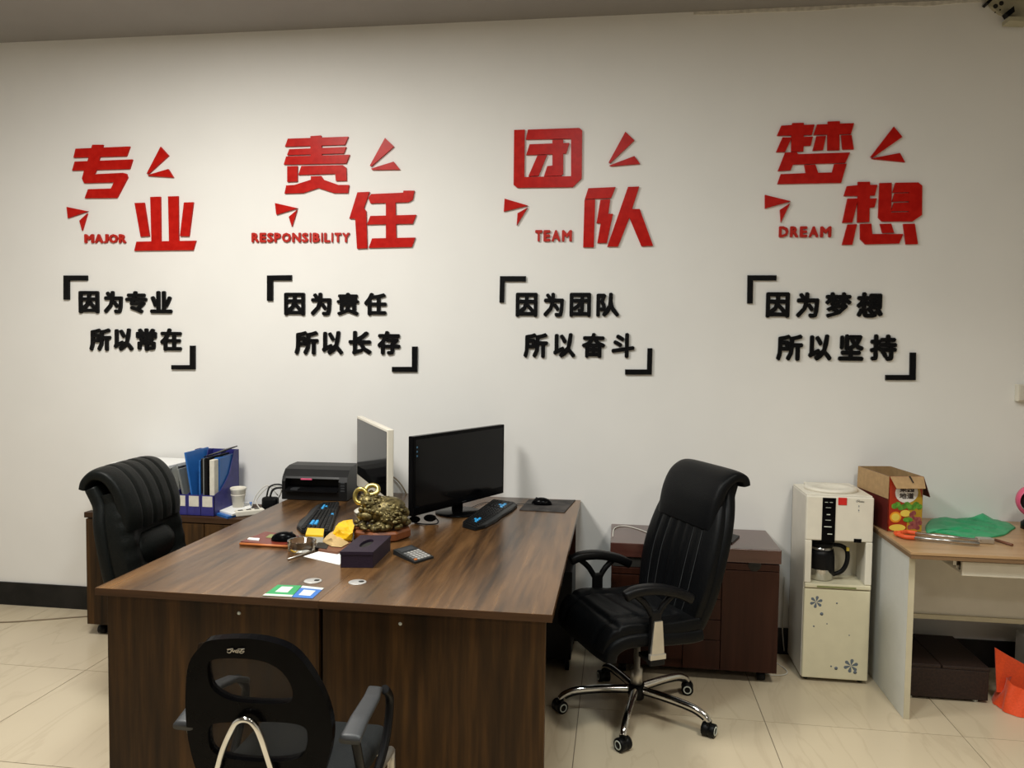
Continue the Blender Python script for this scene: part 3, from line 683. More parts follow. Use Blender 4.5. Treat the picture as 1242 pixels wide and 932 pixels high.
# ================================================================== WATER DISPENSER
WD = thing('water_dispenser', 'cream water dispenser with a coffee jug niche, left of the white desk', 'water dispenser', (1.06, -.18, 0), 0)
a, b_, f_, k_ = .905, 1.217, -.335, -.035
body = MB()
body.box((a, k_, .02), (a+.025, f_+.012, .905), .004).box((b_-.025, k_, .02), (b_, f_+.012, .905), .004)
body.box((a, k_-.012, .02), (b_, k_, .905), .003).box((a+.02, f_+.02, .03), (b_-.02, k_-.01, .46), .002)
body.box((a+.02, f_+.02, .70), (b_-.02, k_-.01, .90), .002)
build(body, 'casing', M['iv2'], WD, world=True)
build(MB().box((a+.025, f_+.17, .46), (b_-.025, f_+.182, .71)).box((a+.025, f_+.02, .705), (b_-.025, f_+.18, .712)), 'niche_lining', M['ivory'], WD, world=True)
fp = build(MB().box((a+.002, f_, .692), (b_-.002, f_+.022, .907), .006), 'front_panel', M['ivory'], WD, world=True)
for xx in (a+.002, b_-.033): build(MB().box((xx, f_, .485), (xx+.031, f_+.022, .6915), .004), 'niche_post', M['ivory'], WD, world=True)
build(MB().box((.980, f_-.003, .686), (1.041, f_+.004, .900), .0015), 'display_strip', M['gloss'], fp, world=True)
mb = MB()
for z, x0, x1 in ((.878, .990, 1.004), (.878, 1.012, 1.026), (.852, .995, 1.018), (.818, 1.0, 1.016), (.792, .995, 1.02), (.759, .990, 1.024), (.724, 1.006, 1.028)):
    mb.box((x0, f_-.0038, z), (x1, f_-.0029, z+(.004 if z in (.759, .724, .818) else .002)))
build(mb, 'display_mark', M['pale'], fp, world=True)
c = aty(1022, 608.5, f_)
build(MB().box((c.x-.020, f_-.003, c.z-.018), (c.x+.020, f_+.002, c.z+.018), .0028, seg=3), 'sticker', M['buttonred'], fp, world=True, label='round-cornered red sticker')
mb = MB().box((1.128, f_-.004, .690), (1.162, f_+.002, .708), .001); build(mb, 'tap_spout', M['gloss'], fp, world=True)
def flat_text(s, p, h, m, parent, name='lettering', nrm='y', bold=.0, wfit=None, d=.0008, ux=Vector((1, 0, 0)), uz=Vector((0, 0, 1)), shear=0):
    cu = bpy.data.curves.new('t', 'FONT'); cu.body = s; cu.size = 1; cu.extrude = .5; cu.resolution_u = 2; cu.shear = shear
    o = bpy.data.objects.new('t', cu); COL.objects.link(o); dg = bpy.context.evaluated_depsgraph_get()
    me = bpy.data.meshes.new_from_object(o.evaluated_get(dg)); bpy.data.objects.remove(o); bpy.data.curves.remove(cu)
    xs = [v.co.x for v in me.vertices]; ys = [v.co.y for v in me.vertices]; x0, x1, y0, y1 = min(xs), max(xs), min(ys), max(ys)
    sc = h/(y1-y0); sx = wfit/(x1-x0) if wfit else sc; nn = ux.cross(uz)
    mb = MB()
    for k in range(4 if bold else 1):
        dx, dz = (bold*math.cos(k*1.57), bold*math.sin(k*1.57)) if bold else (0, 0)
        mb._add([p+ux*((v.co.x-x0)*sx+dx)+uz*((v.co.y-y0)*sc+dz)+nn*(d*(v.co.z+.5)+k*.00005) for v in me.vertices], [tuple(q_.vertices) for q_ in me.polygons])
    bpy.data.meshes.remove(me); return build(mb, name, m, parent, world=True)
flat_text('Midea', Vector((1.137, f_-.0002, .884)), .008, M['hole'], fp, wfit=.032, shear=.3)
build(MB().tube([(1.148, f_-.0006, .894), (1.141, f_-.0006, .895), (1.134, f_-.0006, .891), (1.134, f_-.0006, .886), (1.139, f_-.0006, .883)], .0008, 6), 'logo_arc', M['deco'], fp, world=True)
for z in (.866, .846):
    build(MB().lathe([(.0001, -.0006), (.003, -.0006), (.003, 0)], (1.146, f_, z), 12, 'y').box((1.143, f_-.0006, z-.008), (1.149, f_, z-.0065)), 'indicator', M['deco'], fp, world=True)
tr = build(MB().box((a+.004, f_-.006, .462), (b_-.004, f_+.18, .484), .005), 'drip_tray', M['cream'], WD, world=True)
build(MB().box((.965, f_-.0075, .466), (1.145, f_-.005, .474), .001), 'grip_slot', M['olive'], tr, world=True)
dr = build(MB().box((a+.004, f_, .018), (b_-.004, f_+.020, .458), .006), 'door', M['cream'], WD, world=True)
def flower(cx, cz, r, rot):
    mb = MB()
    for k in range(6):
        an = rot+k*math.pi/3; dx, dz = math.cos(an), math.sin(an)
        P = [Vector((cx+dx*r*t-dz*w, f_-.0008, cz+dz*r*t+dx*w)) for t, w in ((.05, 0), (.45, r*.15), (.80, r*.24), (.97, r*.12), (1, 0), (.97, -r*.12), (.80, -r*.24), (.45, -r*.15))]
        mb.prism(P, (0, .001, 0))
    return mb
for px, py, r in ((990, 730.5, .030), (1032, 808, .034)):
    c = aty(px, py, f_); build(flower(c.x, c.z, r, .35), 'flower_decal', M['deco'], dr, world=True)
mb = MB()
for px, py, r in ((1015, 732, .004), (996.5, 745, .008), (987, 760, .004), (1008, 808.5, .004), (1014, 811, .008), (1003, 757, .003), (1030, 771, .003), (1037, 816, .008)):
    c = aty(px, py, f_); mb.lathe([(.0001, -.0008), (r, -.0008), (r, 0)], (c.x, f_, c.z), 12, 'y')
build(mb, 'petal_decal', M['deco'], dr, world=True)
mb = MB().box((a+.004, -.315, .905), (b_-.004, -.03, .912), .003)
mb.lathe([(.125, .912), (.125, .922), (.118, .927), (.075, .925), (.070, .920), (.001, .918)], (1.06, -.165, 0), 36)
mb.box((.96, -.10, .912), (1.19, -.03, .924), .004)
build(mb, 'bottle_seat', M['ivory'], WD, world=True)
mb = MB()
for x in (a+.03, b_-.03):
    for y in (f_+.04, k_-.03): mb.cyl((x, y, .0), (x, y, .022), .012, n=12)
build(mb, 'foot', M['blackp'], WD, world=True)
# jug
jx, jy, jz = 1.003, -.245, .4845
JG = thing('coffee_jug', 'steel jug with black collar and handle standing in the dispenser niche', 'jug', (jx, jy, jz), 0)
JG.scale = (1.12, 1.12, 1.0)
build(MB().lathe([(.001, 0), (.048, 0), (.053, .006), (.053, .10), (.048, .150), (.046, .168), (.001, .168)]), 'jug_body', M['steel'], JG)
build(MB().lathe([(.054, .055), (.056, .062), (.056, .125), (.051, .150), (.050, .150), (.050, .056)], cap=False).lathe([(.001, .164), (.050, .164), (.052, .18), (.04, .190), (.001, .190)]), 'collar', M['blackp'], JG)
build(MB().tube([(.042, -.01, .172), (.080, -.02, .170), (.102, -.024, .145), (.102, -.024, .09), (.082, -.02, .045), (.048, -.012, .025)], .010, 10).prism([Vector((.0, -.056, .12)), Vector((.050, -.03, .12)), Vector((.052, -.03, .02)), Vector((.03, -.048, .04)), Vector((.005, -.056, .075))], (0, .006, 0)), 'handle', M['blackp'], JG)
build(MB().box((.096, -.037, .150), (.108, -.030, .168), .002), 'tag', M['jlem'], JG, label='small yellow tag')

# ================================================================== WHITE DESK ON THE RIGHT
WDK = thing('side_desk', 'white desk with light oak top at the right edge', 'desk', (1.9, -.36, 0), 0)
tz = .755; DFY = -.735; XR = 2.65
build(MB().box((1.243, DFY, tz-.012), (XR, -.008, tz), .0015), 'desktop', M['oak'], WDK, world=True)
build(MB().box((1.246, DFY+.003, tz-.030), (XR, -.01, tz-.0125), .001), 'edge_strip', M['oakedge'], WDK, world=True)
for x in (1.262, XR-.05):
    build(MB().box((x, -.665, 0), (x+.025, -.02, tz-.0305), .001), 'side_panel', M['whitel'], WDK, world=True)
    build(MB().box((x, -.668, 0), (x+.025, -.665, tz-.0305), .0005), 'front_edge', M['creaml'], WDK, world=True)
build(MB().box((1.288, -.318, .352), (XR-.05, -.30, tz-.0305), .001), 'modesty_panel', M['iv2'], WDK, world=True)
build(MB().box((1.288, -.33, .338), (XR-.05, -.285, .360), .001), 'rail', M['creaml'], WDK, world=True)
dw = build(MB().box((1.467, -.69, .652), (XR-.09, -.672, .713), .002), 'drawer_front', M['ivory'], WDK, world=True)
build(MB().box((1.475, -.672, .655), (XR-.10, -.34, .667)), 'keyboard_tray', M['iv2'], WDK, world=True)
build(MB().box((1.44, -.665, .69), (1.455, -.34, .724), .001).box((1.455, -.66, .675), (1.470, -.36, .690), .001), 'runner', M['satin'], WDK, world=True)
# carton
c0 = Vector((1.268, -.365, tz)); c1 = Vector((1.430, -.335, tz)); c3 = Vector((1.222, -.05, tz)); c2 = c1+(c3-c0); Hh = Vector((0, 0, .262))
CT = thing('juice_carton', 'open cardboard fruit juice box standing on the right desk', 'box', (c0+c2)/2, 0)
ui = (c1-c0).normalized(); vi = (c3-c0).normalized(); th = .004
def wallq(p, q_, inn, m, name):
    e = Vector((0, 0, .0015))
    return build(MB().hexa([p+e, q_+e, q_+inn*th+e, p+inn*th+e, p+Hh, q_+Hh, q_+inn*th+Hh, p+inn*th+Hh]), name, m, CT, world=True)
wf = wallq(c0, c1, vi, M['jred'], 'printed_front'); tag(wf, 'red front printed with fruit')
wallq(c0, c3, ui, M['jdred'], 'side_wall'); wallq(c1, c2, -ui, M['cardin'], 'side_wall'); wallq(c3, c2, -vi, M['cardin'], 'back_wall')
build(MB().hexa([c0+Vector((0, 0, .001)), c1+Vector((0, 0, .001)), c2+Vector((0, 0, .001)), c3+Vector((0, 0, .001)), c0+Vector((0, 0, .004)), c1+Vector((0, 0, .004)), c2+Vector((0, 0, .004)), c3+Vector((0, 0, .004))]), 'bottom', M['cardin'], CT, world=True)
def flap(a_, b2, dirs, m, name, ln, tp=.0):
    d_ = Vector(dirs).normalized(); n_ = (b2-a_).cross(d_).normalized()*.003
    e = (b2-a_)*tp
    return build(MB().hexa([a_, b2, b2+d_*ln-e, a_+d_*ln+e, a_+n_, b2+n_, b2+d_*ln-e+n_, a_+d_*ln+e+n_]), name, m, CT, world=True)
flap(c0+Hh-vi*.001+ui*.004, c1+Hh-vi*.001, -vi*.75-Vector((0, 0, 1.0))+ui*.05, M['card'], 'front_flap', .062, .07)
flap(c3+Hh-ui*.002, c0+Hh-ui*.002, -ui*.02-Vector((0, 0, 1)), M['card'], 'side_flap', .106, .0)
flap(c1+Hh+ui*.002, c2+Hh+ui*.002, ui*.45-Vector((0, 0, 1)), M['jdred'], 'side_flap', .11, .06)
e0 = c0+Hh+(c1-c0)*.55-vi*.001; ed = (-vi*.75-Vector((0, 0, 1.0))+ui*.05).normalized(); en = (c1-c0).cross(ed).normalized()
if en.dot(-vi) < 0: en = -en
build(MB().prism([e0+en*.0042, e0+ui*.008+en*.0042, e0+ui*.014+ed*.035+en*.0042, e0+ui*.008+ed*.035+en*.0042], en*.0006), 'slit', M['hole'], CT, world=True)
# flap slit and front print
nf = -vi
def fr(u, h): return c0+ui*(u*(c1-c0).length)+Vector((0, 0, h))+nf*.0006
def disc(u, h, ru, rh, lift=.0006, n=20, a0=0, a1=2*math.pi):
    P = [fr(u, h)+nf*lift+ui*(ru*math.cos(a0+(a1-a0)*k/n))+Vector((0, 0, rh*math.sin(a0+(a1-a0)*k/n))) for k in range(n)]
    return P
def pr(mb, P): return mb.prism(P, vi*.0006)
build(pr(MB(), [fr(.55, .002), fr(.995, .002), fr(.995, .15), fr(.80, .262), fr(.995, .262), fr(.995, .262), fr(.70, .20)][:4]+[fr(.6, .15)]), 'yellow_print', M['jyel'], wf, world=True)
build(pr(MB(), disc(.52, .185, .055, .048)), 'white_disc', M['jwht'], wf, world=True)
flat_text('地道', fr(.52, 0)+nf*.0012+Vector((0, 0, .158))-ui*.034, .026, M['jblk'], wf, wfit=.068, bold=.0007, ux=ui)
flat_text('果园', fr(.52, 0)+nf*.0012+Vector((0, 0, .189))-ui*.034, .026, M['jblk'], wf, wfit=.068, bold=.0007, ux=ui)
mb = MB(); random.seed(5)
for k in range(9): pr(mb, disc(.18+.09*k, .122+.008*math.sin(k*2), .016, .014, .0009+.0001*k, 7, k, k+6.28))
build(mb, 'leaf_print', M['jgrn'], wf, world=True)
build(pr(MB(), disc(.22, .070, .028, .026, .0010)), 'orange_slice', M['jora'], wf, world=True)
build(pr(pr(MB(), disc(.22, .070, .020, .018, .0016)), disc(.50, .088, .024, .016, .0009)), 'orange_flesh', M['jlem'], wf, world=True, label='pale orange flesh')
build(pr(MB(), disc(.28, .020, .040, .016, .0012)), 'lemon_print', M['jlem'], wf, world=True)
mb = MB()
for k in range(14): pr(mb, disc(.64+.085*(k % 4)+.04*((k//4) % 2)+random.uniform(-.02, .02), .020+.022*(k//4)+random.uniform(-.005, .005), .0115, .0115, .0010+.00005*k, 10))
build(mb, 'grape_print', M['jgrape'], wf, world=True)
build(pr(MB(), disc(.58, .058, .024, .012, .0022, 12)), 'dark_leaf_print', M['jgrn'], wf, world=True)
# bolt cutters
BC = thing('bolt_cutter', 'long bolt cutter with orange grips and steel tubes on the right desk', 'tool', (1.45, -.44, tz), 0)
def zz(x, y, h=.014): p = atz(x, y, tz+h); return p
build(MB().tube([zz(1110, 647), zz(1190, 656)], .007, 10, sub=1).tube([zz(1108, 652.5), zz(1188, 660)], .008, 10, sub=1), 'steel_tube', M['steel'], BC, world=True)
build(MB().tube([zz(1112, 647), zz(1100, 645.5), zz(1092, 646.5)], .010, 10).tube([zz(1110, 652.5), zz(1098, 651.5), zz(1088, 648)], .010, 10).tube([zz(1092, 646.5), zz(1086, 646.5), zz(1088, 648.5)], .009, 10), 'grip', M['rubber'], BC, world=True, label='orange rubber grip')
bh = zz(1194, 659, 0)
build(MB().box(bh+Vector((-.034, -.02, .001)), bh+Vector((.034, .02, .024)), .004), 'cutter_head', M['satin'], BC, world=True)
tag(build(MB().tube([atz(1207, 655, tz+.007), atz(1228, 661.5, tz+.007)], .0062, 10, sub=1), 'wooden_stick', M['stick']), 'short dark brown stick beside the bolt cutter head', 'stick')
# green plastic sheet
random.seed(11)
gp = [(1124, 647), (1124, 636), (1138, 629), (1160, 630), (1190, 628), (1215, 633), (1231, 640), (1227, 644), (1218, 650), (1200, 653), (1180, 655), (1163, 651), (1150, 649), (1135, 647)]
G = [atz(x, y, tz) for x, y in gp]; gc = sum(G, Vector())/len(G)
mb = MB(); bm = mb.bm; N = 16
loop = smoothloop(G, 4); rings = []
for k in range(N+1):
    q_ = k/N; ring = []
    for i, p in enumerate(loop):
        v = gc.lerp(p, max(q_, .02)); hz = .003+.016*(1-q_)**.6*(.5+.5*math.sin(v.x*37+v.y*51))+.010*abs(math.sin(v.x*61-v.y*23+k))*(1-abs(2*q_-1))
        if .9 < q_: hz = .0015+.006*abs(math.sin(i*.8))
        d2 = (v-atz(1192, 632, tz)); hz += .030*math.exp(-((d2.x/.035)**2+(d2.y/.03)**2))
        ring.append(bm.verts.new((v.x, v.y, tz+hz)))
    rings.append(ring)
for A, B in zip(rings, rings[1:]):
    for i in range(len(loop)):
        f = bm.faces.new((A[i], A[(i+1) % len(loop)], B[(i+1) % len(loop)], B[i])); f.smooth = True
bm.faces.new(rings[0])
base = [bm.verts.new((v.co.x, v.co.y, tz+.0006)) for v in rings[-1]]
for i in range(len(loop)): bm.faces.new((rings[-1][i], rings[-1][(i+1) % len(loop)], base[(i+1) % len(loop)], base[i]))
tag(build(mb, 'plastic_bag', M['green']), 'crumpled green plastic bag lying flat on the right desk', 'bag')
# pink fan at the edge
PF = thing('desk_fan', 'small pink round desk fan at the right edge of the photo', 'fan', (2.0, -.17, tz), math.radians(-15))
build(MB().lathe([(.066, -.03), (.078, -.022), (.080, 0), (.078, .022), (.066, .03), (.062, 0)], (0, 0, .135), 32, 'y', cap=False), 'fan_ring', M['pink'], PF)
build(MB().lathe([(.001, .01), (.06, .01), (.06, .004), (.001, .004)], (0, 0, .135), 24, 'y'), 'grille', M['greyp'], PF)
build(MB().lathe([(.001, .0), (.055, .0), (.055, .03), (.03, .05), (.02, .06), (.001, .06)]), 'stand', M['blackp'], PF)
# items under the right desk
DBX = thing('storage_box', 'dark red-brown box on the floor under the right desk', 'box', (1.55, -.24, 0), 0)
q4 = [(1.36, -.455), (1.70, -.435), (1.70, -.04), (1.36, -.04)]
build(MB().box((1.345, -.45, .012), (1.702, -.05, .150), .004), 'box_body', M['dbox'], DBX, world=True)
build(MB().box((1.343, -.452, .1505), (1.495, -.048, .168), .004).box((1.500, -.452, .1505), (1.704, -.048, .166), .004), 'lid_board', M['dbox'], DBX, world=True)
mb = MB()
for x in (1.37, 1.655):
    for y in (-.43, -.08): mb.cyl((x, y, 0), (x, y, .0125), .011, n=12)
build(mb, 'foot', M['pale'], DBX, world=True)
# orange bag: an open slumped cone
random.seed(2)
OB = (1.86, -.47, 0)
def obf(u, v):
    a_ = 2*math.pi*u; rr = .135*(1-.25*v)+.012*math.sin(5*a_+1+v*3)+.006*math.sin(11*a_)
    h = v*(.085+.045*math.cos(a_-2.7))
    lean = -.02*v
    return Vector((OB[0]+rr*math.cos(a_)*1.0+lean*math.cos(3.0), OB[1]+rr*math.sin(a_)*.85, .002+h))
OBT = thing('orange_bag', 'orange non-woven bag slumped on the floor at the right edge', 'bag', OB, 0)
mb = MB().grid(obf, 48, 12); bmesh.ops.remove_doubles(mb.bm, verts=mb.bm.verts, dist=1e-5)
mb.grid(lambda u, v: Vector((OB[0]+(.13*v)*math.cos(2*math.pi*u), OB[1]+.11*v*math.sin(2*math.pi*u), .003)), 32, 3)
build(mb, 'bag_body', M['orange'], OBT, world=True)
P3 = lambda x, y, Y: aty(x, y, Y)
tipA = P3(1207, 786, -.44)
mb = MB(); 
V1 = [tipA, P3(1222, 795, -.45), P3(1242, 806, -.44), P3(1275, 815, -.42), P3(1275, 845, -.42), P3(1240, 842, -.44), P3(1209, 840, -.44)]
mb.prism(V1, (0, .006, 0))
build(mb, 'bag_side', M['orange'], OBT, world=True)
WB = thing('paper_bag', 'white bag with a red mark behind the orange bag under the desk', 'bag', (2.05, -.17, 0), 0)
wb = build(MB().box((1.975, -.23, .001), (2.18, -.09, .236), .012), 'bag_body', M['paper'], WB, world=True)
build(MB().lathe([(.0001, -.0008), (.022, -.0008), (.022, 0)], (2.005, -.23, .185), 16, 'y'), 'red_mark', M['buttonred'], wb, world=True)
# wall socket box and ceiling corner device
SB = thing('switch_box', 'cream surface-mounted switch box on the wall at the right edge', 'switch', (2.01, 0, 1.405), 0)
build(MB().box((1.966, -.034, 1.362), (2.052, -.0, 1.448), .004), 'back_box', M['ivory'], SB, world=True)
build(MB().box((1.972, -.040, 1.368), (2.046, -.034, 1.442), .002), 'rocker', M['iv2'], SB, world=True)
BK = thing('mounting_bracket', 'beige perforated metal bracket high on the wall in the top right corner', 'bracket', (1.85, 0, 3.28), 0)
pl = [(1196, -2), (1205, 10), (1213, 16), (1222, 20), (1226, 24), (1245, 25), (1262, 20), (1262, -10), (1225, -14)]
build(MB().prism([aty(x, y, -.02) for x, y in pl], (0, .02, 0)), 'plate', M['beigem'], BK, world=True)
mb = MB()
for x, y, r in ((1214.5, 4, .011), (1207.5, 7.5, .011), (1213, 12, .004), (1207, 15, .003)):
    c = aty(x, y, -.02); mb.lathe([(.0001, -.001), (r, -.001), (r, .002)], (c.x, -.02, c.z), 16, 'y')
build(mb, 'hole', M['hole'], BK, world=True)
build(MB().prism([aty(x, y, -.06) for x, y in [(1220, 15), (1230, 7), (1231, 14), (1223, 20)]], (0, .04, 0)).prism([aty(x, y, -.045) for x, y in [(1196, 3), (1201, -2), (1204, 0), (1199, 5)]], (0, .045, 0)), 'black_fitting', M['blackp'], BK, world=True)
build(MB().prism([aty(x, y, -.09) for x, y in [(1224, 20), (1250, 20), (1250, 26), (1224, 25)]], (0, .07, 0)), 'tray', M['beigem'], BK, world=True)

# ================================================================== ON THE LEFT CABINET
FH = thing('file_holder', 'navy three-slot desktop file holder on the left cabinet', 'file holder', (-2.22, -.21, LZ), 0)
fa, fb, fy, fk = -2.345, -2.112, -.352, -.080
z1, z2 = LZ+.112, LZ+.325
mb = MB()
mb.box((fa, fy, LZ), (fb, fy+.003, z1)).box((fa, fk-.003, LZ), (fb, fk, z2)).box((fa, fy, LZ), (fb, fk, LZ+.003))
def side(x):
    P = [(fy, LZ), (fk, LZ), (fk, z2), (fk-.055, z2), (fk-.075, z2-.05), (fk-.11, z2-.12), (fk-.16, z2-.165), (fk-.21, z1+.015), (fy, z1)]
    return [Vector((x, y, z)) for y, z in P]
for x in (fa, fa+.077, fa+.154, fb-.003): mb.prism(side(x), (.003, 0, 0))
build(mb, 'holder_body', M['navy'], FH, world=True)
for i in range(3):
    x = fa+.012+i*.077
    build(MB().box((x, fy-.0012, z1-.062), (x+.056, fy, z1-.006)), 'label_card', M['paper2'], FH, world=True)
def fileobj(name, label, cat, x, w_, h, m, tilt=0, lean=0, y0=fy+.02, dep=.235, group='files in the holder'):
    mb = MB().box((-w_/2, 0, 0), (w_/2, dep, h), min(.003, w_*.2))
    R = Matrix.Translation((x, y0, LZ+.0035)) @ Matrix.Rotation(lean, 4, 'Y') @ Matrix.Rotation(tilt, 4, 'X')
    bmesh.ops.transform(mb.bm, matrix=R, verts=mb.bm.verts)
    return tag(build(mb, name, m, loc=(x, y0, LZ)), label, cat, group)
fileobj('document_folder', 'translucent grey folder leaning left in the file holder', 'folder', -2.278, .012, .245, M['smoke'], lean=-.22, dep=.235)
fileobj('document_folder', 'tall bright blue folder leaning out of the file holder', 'folder', -2.236, .010, .335, M['blue'], lean=-.16, dep=.235)
fileobj('document_folder', 'slim upright mid-blue folder next to the black binders', 'folder', -2.206, .008, .29, M['blue'])
fileobj('binder', 'slim black binder in the middle of the file holder', 'binder', -2.194, .007, .30, M['blackp'])
fileobj('binder', 'pale grey spine between the black binders', 'binder', -2.184, .007, .30, M['smoke'])
fileobj('binder', 'thick black binder with a white spine label', 'binder', -2.168, .018, .305, M['blackp'])
fileobj('binder', 'white box file at the right of the file holder', 'binder', -2.136, .028, .295, M['paper2'], dep=.045)
fileobj('document_folder', 'blue folder behind the white box file at the right', 'folder', -2.134, .030, .300, M['blue'], y0=fy+.068, dep=.185)
mb = MB().prism([Vector((-2.20, -.30, LZ+.305)), Vector((-2.13, -.28, LZ+.325)), Vector((-2.10, -.12, LZ+.345)), Vector((-2.17, -.12, LZ+.325))], (0, 0, .006))
tag(build(mb, 'document_folder', M['blackp'], loc=(-2.16, -.2, LZ+.3)), 'black folder laid across the top of the binders', 'folder')
# grey soft folder seen behind the chair
mb = MB().grid(lambda u, v: Vector((-2.46+.105*u+.012*math.sin(v*3), -.27-.03*u, LZ+.001+(.21+.05*u)*v)), 10, 10, .004)
tag(build(mb, 'document_sleeve', M['smoke'], loc=(-2.38, -.3, LZ)), 'grey document sleeve standing left of the file holder', 'folder')
# tall bundle of papers
PS = thing('paper_stack', 'tall stack of white papers behind the left office chair', 'papers', (-2.6, -.2, LZ), 0)
random.seed(9); z = LZ+.0005
for k in range(11):
    h = .018+.014*random.random(); dx, dy = random.uniform(-.02, .02), random.uniform(-.015, .01); rz = random.uniform(-.08, .08)
    R = Matrix.Translation((-2.66+dx+(.10 if k > 8 else 0), -.185+dy, z)) @ Matrix.Rotation(rz, 4, 'Z')
    build(MB().box((-.18, -.13, 0), (.18, .13, h-.001), .001, R), 'paper_bundle', M['paper'] if k % 3 else M['paper2'], PS, world=True); z += h
# cup
CP = thing('paper_cup', 'cream cup with a thick rim on the left cabinet', 'cup', (-2.085, -.165, LZ), 0)
CP.scale = (1.12, 1.12, 1.08); CP.location = (-2.06, -.19, LZ+.022); ROOTM[CP.name] = Matrix.Translation(CP.location)
build(MB().lathe([(.001, 0), (.026, 0), (.036, .085), (.0385, .088), (.039, .098), (.036, .100), (.034, .092), (.025, .004), (.001, .004)]), 'cup_body', M['ivory'], CP)
build(MB().lathe([(.0335, .058), (.0350, .060), (.0350, .066), (.0340, .066)], cap=False), 'band', M['iv2'], CP)
# booklets under the cup
def slab(name, label, cat, pts, z0, h, m, group=None):
    P = [atz(x, y, z0+h) for x, y in pts]; c = sum(P, Vector())/len(P)
    mb = MB().prism(P, (0, 0, -h)); return tag(build(mb, name, m, loc=(c.x, c.y, z0)), label, cat, group)
slab('booklet', 'blue and white booklet pile under the cream cup', 'booklet', [(256, 621), (276, 627), (303, 620), (306, 609), (281, 610)], LZ, .012, M['blue'], 'booklets under the cup')
slab('booklet', 'white booklet lying on the blue one under the cup', 'booklet', [(262, 618), (282, 624), (305, 616), (302, 609), (275, 612)], LZ+.0122, .009, M['paper'], 'booklets under the cup')
PSP = thing('power_strip', 'white power strip with dark sockets at the right end of the left cabinet', 'power strip', (-1.95, -.28, LZ), math.radians(40))
build(MB().box((-.075, -.025, 0), (.075, .025, .03), .006), 'strip_body', M['ivory'], PSP)
for k in range(3): build(MB().box((-.06+k*.043, -.012, .03), (-.035+k*.043, .012, .0306)), 'socket', M['hole'], PSP)
CBK = thing('cable_bundle', 'black plug and coiled cables by the printer', 'cable', (-1.88, -.14, LZ), 0)
build(MB().box((-.06, -.03, .0), (.03, .02, .075), .015), 'plug', M['blackp'], CBK)
build(MB().tube([(-.02, 0, .07), (.0, 0, .115), (.05, .01, .125), (.10, .0, .105)], .006, 8).tube([(-.04, 0, .07), (-.02, .0, .13), (.03, .02, .14), (.09, .02, .112)], .005, 8), 'cord', M['cableb'], CBK)
build(MB().tube([(-.07, -.02, .01), (-.10, 0, .05), (-.06, .03, .11), (-.02, .05, .125), (.02, .06, .10), (-.01, .07, .04)], .0035, 6).tube([(-.12, -.02, .01), (-.10, 0, .08), (-.05, .03, .13), (.0, .06, .07)], .003, 6), 'white_cord', M['cable'], CBK)

# ================================================================== PRINTER
PRT = thing('printer', 'black dot-matrix printer at the back of the left desk', 'printer', (-1.585, -.165, DZ), math.radians(3))
hx, hy0, hy1, ph = .176, -.135, .12, .170
def pslice(x): return [Vector((x, hy0, .003)), Vector((x, hy1, .003)), Vector((x, hy1, ph-.01)), Vector((x, hy1-.03, ph)), Vector((x, hy0+.11, ph)), Vector((x, hy0+.05, ph-.012)), Vector((x, hy0+.012, ph-.045)), Vector((x, hy0, ph-.07))]
mb = MB().prism(pslice(-hx), (.018, 0, 0)).prism(pslice(hx-.045), (.045, 0, 0))
mb.prism([Vector((-hx+.018, hy0, .003)), Vector((-hx+.018, hy1, .003)), Vector((-hx+.018, hy1, ph-.01)), Vector((-hx+.018, hy1-.03, ph)), Vector((-hx+.018, hy0+.11, ph)), Vector((-hx+.018, hy0+.05, ph-.012)), Vector((-hx+.018, hy0+.012, ph-.045)), Vector((-hx+.018, hy0+.006, ph-.055)), Vector((-hx+.018, hy0+.07, ph-.065)), Vector((-hx+.018, hy0+.07, .055)), Vector((-hx+.018, hy0, .05))], (2*hx-.063, 0, 0))
build(mb, 'printer_body', M['prn'], PRT)
build(MB().hexa([Vector(p) for p in [(-hx+.02, hy0-.02, .048), (hx-.048, hy0-.02, .048), (hx-.048, hy0+.06, .062), (-hx+.02, hy0+.06, .062), (-hx+.02, hy0-.02, .054), (hx-.048, hy0-.02, .054), (hx-.048, hy0+.06, .068), (-hx+.02, hy0+.06, .068)]]), 'paper_tray', M['blackp'], PRT)
build(MB().box((-.075, hy0-.0015+.004, ph-.062), (-.015, hy0+.012, ph-.054), .001), 'logo_plate', M['pink'], PRT, label='small red and white maker plate')
mb = MB()
for k in range(4): mb.box((hx-.034, hy0-.0015, .05+.014*k), (hx-.012, hy0+.002, .058+.014*k), .0005)
build(mb, 'button', M['greyp'], PRT)
build(MB().box((-hx+.05, hy0-.012, .0555), (-hx+.09, hy0+.03, .0625)), 'paper_label', M['greyp'], PRT)
for xx in (-hx+.03, hx-.06): build(MB().box((xx, hy0+.03, .0004), (xx+.03, hy0+.2, .003)), 'foot', M['blackp'], PRT)

